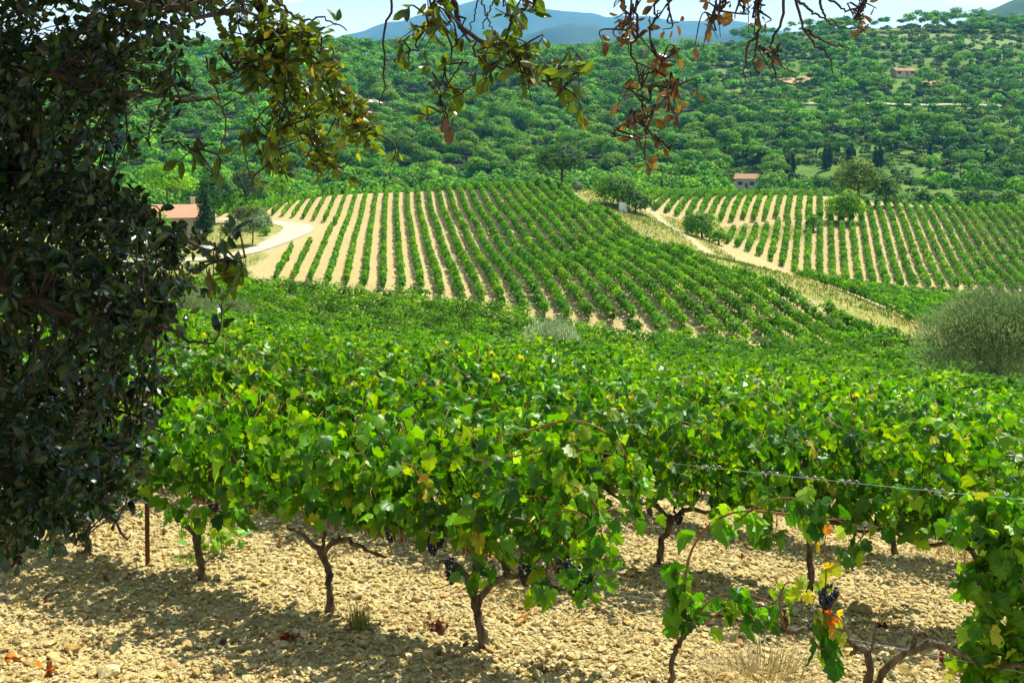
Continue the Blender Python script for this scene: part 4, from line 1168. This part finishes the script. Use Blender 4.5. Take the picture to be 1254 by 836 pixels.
STONE_T = [(1.08, 1.0, .84), (.98, .86, .62), (.80, .68, .46), (1.22, 1.18, 1.06), (.62, .48, .30), (.80, .78, .72)]
def gravel():
    rng = np.random.default_rng(61)
    mb = MB()
    def scatter(n, p0, p1, lo, hi, ico_, jit):
        px = rng.uniform(-40, 1300, n); p = p0 + (p1 - p0) * rng.random(n)
        q = (px - CX) / F; d = (p + 6.03) / (PERP[0] * q + PERP[1]); x, y = q * d, d
        s = np.exp(rng.uniform(math.log(lo), math.log(hi), n)) * .5
        pos = np.stack([x, y, ground_z(x, y) + s * .42], 1)
        v, f = ico_
        T = v[None] * (1 + rng.normal(0, jit, (n, len(v), 1))) * np.stack([rng.uniform(.8, 1.5, n), rng.uniform(.7, 1.1, n), rng.uniform(.38, .85, n)], 1)[:, None]
        a = rng.uniform(0, 2 * pi, n); tl = rng.normal(0, .35, n)
        X = T[..., 0] * np.cos(a)[:, None] - T[..., 1] * np.sin(a)[:, None]; Y = T[..., 0] * np.sin(a)[:, None] + T[..., 1] * np.cos(a)[:, None]
        Z = T[..., 2] + X * tl[:, None]
        V = np.stack([X, Y, Z], -1) * s[:, None, None] + pos[:, None]
        col = np.repeat(pick(rng, n, STONE_T, [4, 4, 2.4, 1.4, 1.6, 1.2], .17), len(v), 0)
        mb.add(V.reshape(-1, 3), ((np.arange(n) * len(v))[:, None, None] + f[None]).reshape(-1, 3), None, col)
    scatter(46000, -2.3, 1.4, .008, .020, ICO1, .22)
    scatter(32000, -2.3, 4.8, .018, .042, ICO1, .26)
    scatter(5200, -2.3, 5.5, .034, .062, ICO1, .26)
    scatter(260, -2.3, 5.0, .05, .085, ICO1, .18)
    scatter(16000, .8, 9, .013, .036, ICO1, .22)
    o = mb.build('gravel', M_STONE); tag(o, 'pale limestone gravel and clods covering the vineyard soil', 'gravel', kind='stuff')
    stones = [(132, 828, .13, 'white flat stone at the bottom left of the picture', (1.25, 1.25, 1.22)), (345, 792, .085, 'grey angular stone in the shade left of the grass tuft', (.8, .8, .78)),
              (208, 708, .08, 'grey lump of rock at the foot of the kinked vine trunk', (.72, .70, .66)), (232, 790, .10, 'flat tan stone below the shaded strip, left part', (.95, .85, .68)),
              (1113, 826, .15, 'yellowish broad stone below the bare vine arms', (1.0, .88, .55)), (1052, 748, .15, 'brown rounded rock in shade right of the grapes', (.62, .55, .40)), (1083, 686, .14, 'grey flat rock on the far side of the second row', (.85, .84, .78)),
              (793, 714, .10, 'tan rounded stone in shade right of the second row trunk', (.75, .62, .42)), (20, 690, .10, 'pale stone at the left edge below the oak leaves', (1, .92, .75)), (300, 720, .07, 'small pale stone beside the thin slanting trunk', (1.1, 1.05, .95)),
              (748, 776, .09, 'pale stone on open gravel right of the forked vine', (1.1, 1.02, .85)), (1040, 800, .08, 'yellow stone touching the bare vine stub', (1, .85, .5)), (1110, 731, .07, 'flat tan stone on the sunlit gravel between the rows', (1, .9, .65)),
              (665, 740, .075, 'pale stone below the long bare arm', (1.1, 1.05, .9)), (510, 735, .09, 'flat brownish stone left of the forked vine', (.8, .68, .5)), (390, 640, .10, 'pale rock behind the slanting trunk', (1.1, 1.05, .95))]
    for px, py, s, lab, c in stones:
        q = (px - CX) / F; best = None                      # find where this line of sight meets the ground
        dd = np.linspace(4.5, 16, 600); z = ground_z(q * dd, dd); yy = EYE - z / dd * F
        d = dd[np.argmin(np.abs(yy - py))]
        v, f = ICO3
        n3 = v + .0
        T = v * (1 + .28 * (vnoise(v[:, 0] * 1.3 + px, v[:, 1] * 1.3 + v[:, 2] * .9, .8, 3) - .5) + .12 * (vnoise(v[:, 0] + 9, v[:, 2] * 2 + v[:, 1], .35, 4) - .5))[:, None]
        for k in range(7):                                  # broken faces
            nn = rdir(rng, 1)[0]; h = rng.uniform(.55, .8); e = T @ nn - h; T = T - np.clip(e, 0, None)[:, None] * nn
        T = T * (rng.uniform(.9, 1.3), rng.uniform(.8, 1), rng.uniform(.5, .75)) * s * .55
        m = MB(); m.add(T, f, None, np.array(c) * .95)
        o = m.build('stone', M_STONE); o.location = (q * d, d, float(ground_z(q * d, d)) + s * .12); o.rotation_euler = (0, 0, rng.uniform(0, 6)); tag(o, lab, 'stone', 'larger stones on the gravel')
gravel()

def litter():
    rng = np.random.default_rng(63); mb = MB()
    n = 2600
    px = rng.uniform(-40, 1300, n); p = rng.uniform(-2.2, 7, n)
    q = (px - CX) / F; d = (p + 6.03) / (PERP[0] * q + PERP[1]); x, y = q * d, d
    keep = vnoise(x, y, .6, 15) > .42
    x, y = x[keep], y[keep]; n = len(x)
    pos = np.stack([x, y, ground_z(x, y) + .014], 1)
    leaves(mb, pos, rng.normal(0, .25, (n, 3)) + (0, 0, 1), rdir(rng, n) * (1, 1, .15), rng.uniform(.04, .16, n), pick(rng, n, [(.42, .33, .17), (.30, .21, .10), (.20, .12, .06)], [3, 2, 1]), (NARROW[0] * (.35, 1, 1), NARROW[1]))
    k = rng.choice(n, 260, replace=False)
    leaves(mb, pos[k] + (0, 0, .006), rng.normal(0, .5, (260, 3)) + (0, 0, 1), rdir(rng, 260), rng.uniform(.018, .04, 260), pick(rng, 260, [(.20, .09, .03), (.13, .05, .02), (.28, .16, .06)], [2, 2, 1]), VINE_LEAF, 1.2, rng)
    o = mb.build('litter', M_GRASS); tag(o, 'scattered dry straw and brown leaf scraps on the gravel', 'litter', kind='stuff')

def at_ground(px, py):
    q = (px - CX) / F; dd = np.linspace(4.5, 20, 900); z = ground_z(q * dd, dd); yy = EYE - z / dd * F
    d = dd[np.argmin(np.abs(yy - py))]
    return np.array([q * d, d, float(ground_z(q * d, d))])

def tuft(name, px, py, n, h, spread, cols, label, cat, flat=.45, seed=1, wide=.012):
    rng = np.random.default_rng(seed); c = at_ground(px, py); mb = MB()
    for i in range(n):
        a = rng.uniform(0, 2 * pi); L = h * rng.uniform(.5, 1.1); out = rng.uniform(0, flat) * L
        b = np.array([cos(a), sin(a), 0]) * spread * math.sqrt(rng.random())
        pts = smooth_path([b, b + np.array([cos(a) * out * .35, sin(a) * out * .35, L * .6]), b + np.array([cos(a) * out, sin(a) * out, L * rng.uniform(.65, 1)])], 5)
        w = np.array([1, .9, .7, .45, .05]) * wide * .5
        sd = np.array([-sin(a), cos(a), 0])
        v = np.concatenate([pts - sd * w[:, None], pts + sd * w[:, None]])
        mb.add(v, None, [(k, k + 1, k + 6, k + 5) for k in range(4)], np.array(cols[rng.integers(len(cols))]) * rng.uniform(.8, 1.2))
    o = mb.build(name, M_GRASS); o.location = tuple(c); tag(o, label, cat)
litter()
tuft('grass_tuft', 438, 768, 130, .17, .07, [(.16, .22, .05), (.22, .26, .07), (.34, .32, .12)], 'wispy grey-green grass tuft between the slanting trunk and the forked vine', 'grass tuft', seed=1, wide=.006)
STRAW = [(.42, .34, .18), (.50, .42, .24), (.34, .25, .12)]
tuft('straw_clump', 930, 838, 420, .16, .30, STRAW, 'pile of dry straw at the bottom right beside the thin young vine', 'straw', 1.6, 2, .006)
tuft('straw_clump', 1180, 688, 300, .20, .45, STRAW + [(.30, .30, .10)], 'dry straw and weeds below the second row at right', 'straw', 1.4, 3, .007)
tuft('straw_clump', 650, 722, 160, .14, .28, STRAW, 'thin dry straw under the long bare arm', 'straw', 1.6, 4, .006)
tuft('grass_tuft', 232, 690, 70, .08, .12, [(.22, .30, .05), (.14, .24, .03)], 'low green weeds left of the kinked vine trunk', 'weeds', .8, 5, .008)
tuft('grass_tuft', 560, 668, 60, .09, .2, [(.22, .30, .05), (.30, .30, .1)], 'sparse weeds behind the forked vine', 'weeds', .8, 6, .007)
def sucker(px, py, n, s, label, seed):
    rng = np.random.default_rng(seed); c = at_ground(px, py); mb = MB()
    for i in range(4): tube(mb, smooth_path([(0, 0, -.02), rng.normal(0, .03, 3) + (0, 0, .08), rng.normal(0, .09, 3) + (0, 0, .2)], 6), [.004, .002], 4, (.12, .2, .03))
    pos = rng.normal(0, 1, (n, 3)) * (.13, .1, .06) + (0, 0, .15)
    leaves(mb, pos, rng.normal(0, .5, (n, 3)) + (0, -.3, .8), rng.normal(0, .6, (n, 3)) + (0, 0, -.2), rng.uniform(.05, .09, n) * s, pick(rng, n, [(.12, .28, .02), (.18, .34, .03), (.28, .36, .04)], [2, 2, 1]), VINE_LEAF, .3, rng)
    o = mb.build('vine_sucker', M_VINE); o.location = tuple(c); tag(o, label, 'young shoot')
sucker(272, 678, 34, 1.0, 'bright young leafy shoot on the ground right of the kinked trunk', 7)
def dead(px, py, n, label, seed, cols=((.45, .16, .02), (.55, .24, .04), (.34, .09, .02))):
    rng = np.random.default_rng(seed); c = at_ground(px, py); mb = MB()
    pos = rng.normal(0, .022, (n, 3)) * (1, 1, .2) + (0, 0, .03)
    leaves(mb, pos, rng.normal(0, .5, (n, 3)) + (0, 0, 1), rdir(rng, n), rng.uniform(.025, .055, n), pick(rng, n, cols, np.ones(len(cols))), VINE_LEAF, 1.3, rng)
    o = mb.build('fallen_leaf', M_GRASS); o.location = tuple(c); tag(o, label, 'dead leaves', 'dead leaves on the gravel')
DR = ((.14, .022, .012), (.20, .04, .02), (.12, .03, .014))
for a in [(12, 812, 5, 'orange-brown curled leaves at the left edge of the gravel', 1), (58, 828, 4, 'orange dead leaf scrap near the white flat stone', 2), (535, 768, 7, 'dark red dead leaves left of the forked trunk', 3, DR),
          (352, 783, 8, 'dark red-brown dead leaves in the shade by the grey angular stone', 4, DR), (1160, 812, 9, 'dark red dead leaves below the bare vine arm', 5, DR), (1080, 770, 4, 'red dead leaf in the shade behind the bare vine', 6, DR), (20, 693, 5, 'dark red leaf scraps below the oak leaves', 7, DR),
          (1000, 668, 5, 'orange leaf scraps beyond the second row', 8), (640, 760, 3, 'small orange leaf on open gravel', 9), (690, 655, 5, 'red leaf scraps behind the hanging canes', 10, DR)]:
    dead(*a)

# ------------------------------------------------------------------ the holm oak hanging over the picture
O_DARK = [(.008, .026, .005), (.011, .034, .006), (.006, .017, .005), (.026, .066, .008), (.035, .048, .01)]  # leaf tones of the left mass, with its shade put in
O_LIGHT = [(.10, .16, .012), (.16, .20, .016), (.07, .12, .012), (.20, .15, .03), (.06, .08, .014)]  # paler tones of the same leaf, sunlight put into the colour
O_GREEN = [(.065, .115, .012), (.09, .145, .014), (.045, .085, .012), (.12, .12, .02)]
O_DEAD = [(.12, .055, .022), (.19, .095, .03), (.075, .036, .018)]

OAK = thing('holm_oak', 'dark evergreen oak whose leafy boughs hang over the left and top of the view', 'tree', (-3.6, 1.9, float(H(np.array([-3.6]), np.array([1.9]))[0])))
OAK_O = np.array(OAK.location)
def oak_part(mb, name, mat, parent, smooth=False):
    mb.v = [a - OAK_O for a in mb.v]
    return mb.build(name, mat, parent, smooth)

def twig_leaves(mbw, mbl, rng, a, b, n, size, cols, w, sag=.04, r0=.004, frac=.35, open_=.8):
    m = (a + b) / 2 + rng.normal(0, .03, 3) + (0, 0, sag)
    p = smooth_path([a, m, b], 9)
    tube(mbw, p, [r0, .0012], 4)
    if n <= 0: return
    t = np.clip(rng.uniform(frac, 1.02, n), 0, 1); i = np.minimum((t * 8).astype(int), 7)
    q = p[i] + (p[i + 1] - p[i]) * (t * 8 - i)[:, None]
    d = nrm(p[i + 1] - p[i])
    o = nrm(np.cross(d, rdir(rng, n)))
    tip = d * .75 + o * open_ + np.array([0, 0, -.15])
    nr = np.cross(tip, np.cross(d, o) ) + rng.normal(0, .45, (n, 3)) + np.array([0, 0, .35])
    leaves(mbl, q + o * .006, nr, tip, rng.uniform(size[0], size[1], n), pick(rng, n, cols, w), OAK_LEAF, .22, rng)

def limb(pts, rad, dense=26):
    p = smooth_path([P(*a) for a in pts], dense)
    return p

def bough(name, pts, rad, ntw, R, nl, size, cols, w, seed, sag=.03, label=None, tmin=.2, drop=-.05, frac=.3, bare=0, mat=None):
    rng = np.random.default_rng(seed)
    p = limb(pts, rad); mw, ml = MB(), MB()
    p[1:-1] += rng.normal(0, .008, (len(p) - 2, 3))
    tube(mw, p, rad, 7)
    for k in range(ntw):
        i = int((tmin + (1 - tmin) * rng.random()) * (len(p) - 1))
        b = p[i] + rng.normal(0, 1, 3) * R + np.array([0, 0, drop])
        twig_leaves(mw, ml, rng, p[i], b, 0 if k < bare else int(rng.integers(nl[0], nl[1])), size, cols, w, sag, .0035, frac)
    o = oak_part(mw, name, M_OAKBARK, OAK, True)
    if label: o['label'] = label
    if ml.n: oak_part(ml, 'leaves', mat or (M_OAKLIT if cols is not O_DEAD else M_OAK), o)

def oak():
    rng = np.random.default_rng(71)
    # trunk, outside the picture to the left, and unseen leaves added above to shade the dark mass
    mt = MB()
    tube(mt, smooth_path([OAK_O + (0, 0, -.3), OAK_O + (.1, 0, .9), OAK_O + (.25, .2, 2.0), OAK_O + (.6, .5, 3.2), OAK_O + (1.3, .9, 4.2)], 14), [.24, .19, .17, .13, .08], 12, knobbly=.08)
    oak_part(mt, 'trunk', M_OAKBARK, OAK, True)
    n = 60000
    c = np.array([-2.2, 1.2, 2.1]); pos = c + rdir(rng, n) * rng.uniform(.2, 1, (n, 1)) ** .5 * np.array([4.0, 4.8, 1.9])
    px, py = CX + pos[:, 0] / np.maximum(pos[:, 1], .3) * F, EYE - pos[:, 2] / np.maximum(pos[:, 1], .3) * F
    lump = vnoise(pos[:, 0] + pos[:, 2], pos[:, 1] - pos[:, 2] * .7, .5, 77)
    back = pos - SUNV * ((pos[:, 1:2] - 3.4) / SUNV[1])      # where its shade falls among the boughs
    ok = ((CX + back[:, 0] / 3.4 * F) < 258) & (((pos[:, 1] > .6) & ((py < -45) | (px < -60))) | ((pos[:, 1] <= .6) & (pos[:, 2] > .75))) & (lump > .28) & (pos[:, 2] > .2)
    pos = pos[ok]; n = len(pos)
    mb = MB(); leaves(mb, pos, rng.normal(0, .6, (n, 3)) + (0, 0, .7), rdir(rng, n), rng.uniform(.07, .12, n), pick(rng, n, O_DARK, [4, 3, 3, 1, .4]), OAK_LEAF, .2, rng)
    oak_part(mb, 'crown', M_OAK, OAK)  # unseen shading leaves, left open towards the sunlit sprays
    # the dark mass on the left: limbs sweeping in from the trunk, twigs filling the outline
    limbs = [([(-420, 40, 2.9), (-120, 70, 3.1), (60, 95, 3.3), (170, 112, 3.3), (290, 120, 3.2)], 'upper'), ([(-420, 190, 3.2), (-60, 200, 3.6), (110, 240, 3.7), (220, 290, 3.6), (300, 315, 3.5)], 'm'),
             ([(-420, 330, 2.8), (-60, 350, 3.1), (110, 385, 3.2), (200, 405, 3.2), (262, 420, 3.2)], 'm'), ([(-420, 440, 3.4), (-60, 460, 3.9), (90, 490, 4.0), (190, 520, 3.9)], 'm'),
             ([(-420, 540, 2.7), (-100, 560, 3.1), (40, 590, 3.3), (130, 630, 3.3), (160, 655, 3.3)], 'm'), ([(-420, -120, 2.8), (-60, -60, 3.0), (120, -10, 3.1), (260, 12, 3.1), (345, 30, 3.2)], 't'),
             ([(-420, 260, 3.9), (-60, 300, 4.4), (80, 330, 4.5), (180, 350, 4.4)], 'm'), ([(-420, 600, 3.6), (-60, 610, 4.0), (60, 640, 4.1), (100, 660, 4.1)], 'm')]
    lp = []; MW = []; ML = []
    for pts, _ in limbs:
        p = limb(pts, 0); p[1:-1] += rng.normal(0, .012, (len(p) - 2, 3)); lp.append(p)
        m = MB(); tube(m, p, [.035, .02, .012, .006, .003], 7); MW.append(m); ML.append(MB())
    EY = [-40, 40, 90, 140, 175, 215, 250, 285, 320, 350, 380, 420, 460, 500, 540, 580, 620, 650, 680, 700]
    EX = [330, 300, 280, 250, 165, 140, 165, 250, 290, 285, 245, 240, 228, 205, 190, 185, 172, 130, 55, 0]
    allp = np.concatenate(lp); lid = np.concatenate([np.full(len(p), i) for i, p in enumerate(lp)]); lpi = np.concatenate([np.arange(len(p)) for p in lp])
    cnt = 0
    while cnt < 2100:
        py = rng.uniform(-60, 695); ex = np.interp(py, EY, EX)
        px = rng.uniform(-120, ex)
        edge = (ex - px)
        # thinner near the edge and in the window above the farmhouse
        prob = .22 + .78 * min(edge / 80, 1)
        if 150 < px < 280 and 95 < py < 190: prob *= .22
        if 60 < px < 175 and 95 < py < 205: prob *= .5
        if 65 < px < 110 and 8 < py < 34: prob *= .1
        if px > 200 and 20 < py < 90: prob *= .45
        if px < 40 and 60 < py < 80: prob *= .3
        if rng.random() > prob: continue
        d = rng.uniform(3.0, 4.9)
        b = P(px, py, d)
        dist = np.linalg.norm((allp - b) * (1, .55, 1), axis=1)
        # prefer a limb point nearer the trunk than the twig's end
        dist = dist + np.where(allp[:, 0] > b[0] + .02, .25, 0)
        i = int(np.argmin(dist)); k = lid[i]
        a = allp[i]
        v = b - a; L = np.linalg.norm(v)
        if L > .75: a = b - v / L * .75
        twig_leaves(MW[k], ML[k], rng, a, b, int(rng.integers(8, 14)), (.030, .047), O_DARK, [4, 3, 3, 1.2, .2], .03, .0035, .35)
        cnt += 1
    for k in range(len(lp)):
        o = oak_part(MW[k], 'bough', M_OAKBARK, OAK, True)
        oak_part(ML[k], 'leaves', M_OAK, o)
    # the sprig that reaches out over the farm track
    bough('bough', [(200, 170, 3.4), (235, 182, 3.4), (262, 176, 3.4)], [.004, .002], 5, .025, (3, 5), (.05, .062), O_GREEN, [3, 2, 2, 1], 72, tmin=.5)
    bough('bough', [(230, 330, 3.3), (270, 318, 3.3), (300, 322, 3.3)], [.004, .002], 9, .03, (3, 6), (.05, .062), O_GREEN, [3, 2, 2, 1], 73, tmin=.35)
    # the yellowish spray in front of the hillside
    Y = 'yellowish bough lit through by the sun, left of the top centre'
    bough('bough', [(250, -60, 3.6), (300, -20, 3.6), (322, 30, 3.6), (330, 70, 3.6), (352, 125, 3.55), (380, 170, 3.5), (412, 205, 3.5)], [.012, .007, .004, .002], 62, .07, (7, 13), (.030, .046), O_LIGHT, [4, 3, 3, .8, 2], 74, label=Y, tmin=.2, drop=-.02)
    bough('bough', [(330, 40, 3.55), (365, 45, 3.5), (395, 75, 3.45), (412, 115, 3.45), (440, 150, 3.45), (452, 165, 3.45)], [.006, .003, .002], 46, .05, (6, 11), (.028, .044), O_LIGHT, [4, 3, 3, 1, 1], 75, label=Y, tmin=.1, drop=-.03)
    bough('bough', [(360, 110, 3.6), (345, 150, 3.6), (335, 180, 3.6), (338, 200, 3.6)], [.004, .002], 16, .045, (5, 9), (.028, .042), O_LIGHT, [4, 3, 3, .8, 2], 76, label=Y, tmin=.3)
    bough('bough', [(270, 60, 3.5), (290, 80, 3.5), (310, 78, 3.5), (330, 62, 3.5)], [.006, .003], 16, .06, (6, 10), (.034, .05), O_GREEN, [3, 2, 2, 1.5], 77)
    # bare wisps
    def wisp(pts, rad, label=None, parent=None):
        m = MB(); p = smooth_path([P(*a) for a in pts], 26); p[1:-1] += rng.normal(0, .003, (24, 3)); tube(m, p, rad, 5)
        o = oak_part(m, 'twig', M_OAKBARK, OAK, True)
    wisp([(300, -40, 3.4), (345, 5, 3.4), (370, 25, 3.4), (395, 22, 3.4), (425, 38, 3.4)], [.006, .002])
    wisp([(484, -40, 3.0), (478, 10, 3.0), (470, 50, 3.0), (471, 95, 3.0), (466, 130, 3.0)], [.004, .003, .0018])
    wisp([(252, 70, 3.3), (260, 100, 3.3), (272, 130, 3.3), (276, 160, 3.3), (268, 190, 3.3)], [.003, .0018])
    wisp([(216, 60, 3.4), (212, 100, 3.4), (190, 140, 3.4), (178, 175, 3.4)], [.004, .002])
    wisp([(250, -10, 3.4), (248, 30, 3.4), (232, 22, 3.4), (205, 10, 3.4)], [.004, .002])
    # the green spray at the top centre
    bough('bough', [(520, -140, 3.1), (545, -60, 3.0), (552, 0, 3.0), (572, 40, 3.0), (620, 62, 3.0), (650, 92, 2.95), (680, 108, 2.9), (690, 108, 2.9)], [.012, .008, .006, .004, .002], 26, .04, (3, 6), (.036, .052), O_GREEN, [4, 3, 3, 1], 78, label='green leafy bough hanging at the top centre', tmin=.42, drop=.0, frac=.4)
    bough('bough', [(545, -100, 3.0), (535, -20, 3.0), (520, 30, 3.0), (500, 75, 3.0)], [.007, .004, .002], 10, .035, (3, 5), (.036, .052), O_GREEN, [4, 3, 3, 1], 79, tmin=.5, drop=-.02, frac=.4)
    bough('bough', [(560, -100, 3.0), (555, -20, 3.0), (545, 30, 3.0), (560, 55, 3.0), (540, 100, 3.0), (546, 140, 3.0)], [.006, .003, .0015], 10, .035, (3, 5), (.036, .050), O_GREEN, [4, 3, 3, 1], 80, tmin=.45, drop=-.02, frac=.4, bare=3)
    bough('bough', [(610, -90, 3.0), (615, -20, 3.0), (625, 20, 3.0), (660, 8, 3.0)], [.006, .003, .0015], 7, .035, (3, 5), (.036, .052), O_GREEN, [4, 3, 3, 1], 81, tmin=.55, drop=.0, frac=.4)
    bough('bough', [(560, 20, 3.0), (590, 70, 3.0), (610, 85, 3.0), (640, 75, 3.0)], [.004, .002], 9, .035, (3, 6), (.036, .052), O_GREEN, [4, 3, 3, 1], 82, tmin=.2, drop=-.01, frac=.4)
    for pts in ([(590, -60, 3.0), (585, 0, 3.0), (575, 40, 3.0)], [(570, -60, 3.0), (590, 0, 3.0), (600, 30, 3.0), (612, 52, 3.0)], [(628, -60, 3.0), (605, 0, 3.0), (590, 35, 3.0)], [(526, 100, 3.0), (540, 125, 3.0), (546, 148, 3.0)]): wisp(pts, [.003, .0016])
    bough('twig', [(530, 100, 3.0), (541, 125, 3.0), (545, 145, 3.0)], [.002, .0012], 2, .01, (2, 3), (.045, .055), O_DEAD, [1, 1, 1], 83, tmin=.9)
    # dead brown twigs
    D = 'dead twig hung with withered brown leaves'
    for j, (pts, ntw, R) in enumerate([([(765, -60, 3.2), (780, -10, 3.2), (778, 40, 3.2), (777, 80, 3.2), (782, 110, 3.2), (790, 140, 3.2), (790, 182, 3.2)], 16, .045), ([(770, -50, 3.2), (760, 0, 3.2), (772, 25, 3.2), (780, 60, 3.2)], 12, .04), ([(800, -60, 3.2), (805, -5, 3.2), (796, 40, 3.2), (800, 80, 3.2), (822, 100, 3.2), (826, 112, 3.2)], 14, .03),
                                      ([(785, 148, 3.2), (770, 150, 3.2), (752, 160, 3.2), (751, 166, 3.2)], 2, .012), ([(785, 150, 3.2), (800, 168, 3.2), (818, 178, 3.2), (824, 184, 3.2)], 2, .012),
                                      ([(900, -60, 3.2), (888, 0, 3.2), (868, 28, 3.2)], 5, .03), ([(845, -50, 3.2), (820, 0, 3.2), (800, 30, 3.2)], 5, .03)]):
        bough('bough', pts, [.005, .003, .0016], ntw, R, (2, 5), (.028, .042), O_DEAD, [3, 2, 2], 90 + j, label=D, tmin=.42, drop=-.015, frac=.6)
    for pts in ([(940, -60, 3.2), (930, 0, 3.2), (928, 50, 3.2), (924, 80, 3.2), (930, 90, 3.2)], [(928, 40, 3.2), (914, 62, 3.2), (914, 100, 3.2)], [(975, -60, 3.2), (974, 0, 3.2), (990, 45, 3.2), (1012, 65, 3.2), (1020, 90, 3.2)], [(955, -60, 3.2), (960, 10, 3.2), (945, 60, 3.2), (960, 82, 3.2), (975, 90, 3.2)],
                [(1000, -60, 3.2), (1005, 5, 3.2), (1020, 30, 3.2), (1062, 36, 3.2)], [(985, 35, 3.2), (1010, 52, 3.2), (1040, 60, 3.2)], [(1070, -40, 3.2), (1055, 8, 3.2), (1046, 24, 3.2)], [(930, 55, 3.2), (945, 75, 3.2), (950, 100, 3.2)], [(990, -40, 3.2), (1015, 0, 3.2), (1040, 12, 3.2), (1060, 4, 3.2)], [(905, -40, 3.2), (885, 10, 3.2), (875, 26, 3.2)], [(975, 0, 3.2), (1000, 18, 3.2), (1032, 30, 3.2)]):
        wisp(pts, [.0055, .0035, .0018])
    for j, pts in enumerate([[(880, -20, 3.2), (872, 20, 3.2), (870, 38, 3.2)], [(1060, -30, 3.2), (1058, 0, 3.2), (1052, 10, 3.2)], [(930, 0, 3.2), (928, 20, 3.2)], [(1050, 10, 3.2), (1048, 22, 3.2)], [(905, -10, 3.2), (912, 18, 3.2)], [(948, 60, 3.2), (954, 70, 3.2)]]):
        bough('twig', pts, [.003, .0015], 4 if j < 2 else 2, .02, (1, 3), (.032, .045), O_DEAD, [3, 2, 2], 110 + j, tmin=.5, frac=.6)
oak()

# ------------------------------------------------------------------ the air
def haze(density):
    m = bpy.data.materials.new('haze_air'); m.use_nodes = True
    nt = m.node_tree; nt.nodes.clear()
    out = nt.nodes.new('ShaderNodeOutputMaterial'); pv = nt.nodes.new('ShaderNodeVolumePrincipled')
    pv.inputs['Color'].default_value = (.14, .55, 1.0, 1); pv.inputs['Density'].default_value = density; pv.inputs['Anisotropy'].default_value = .35
    nt.links.new(pv.outputs['Volume'], out.inputs['Volume'])
    mb = MB(); box(mb, (0, 0, 480), (22000, 22000, 1100))
    o = mb.build('haze', m); o['kind'] = 'stuff'; o['label'] = 'thin bluish summer haze over the valley'
HAZE = 1.0e-4
if HAZE: haze(HAZE)
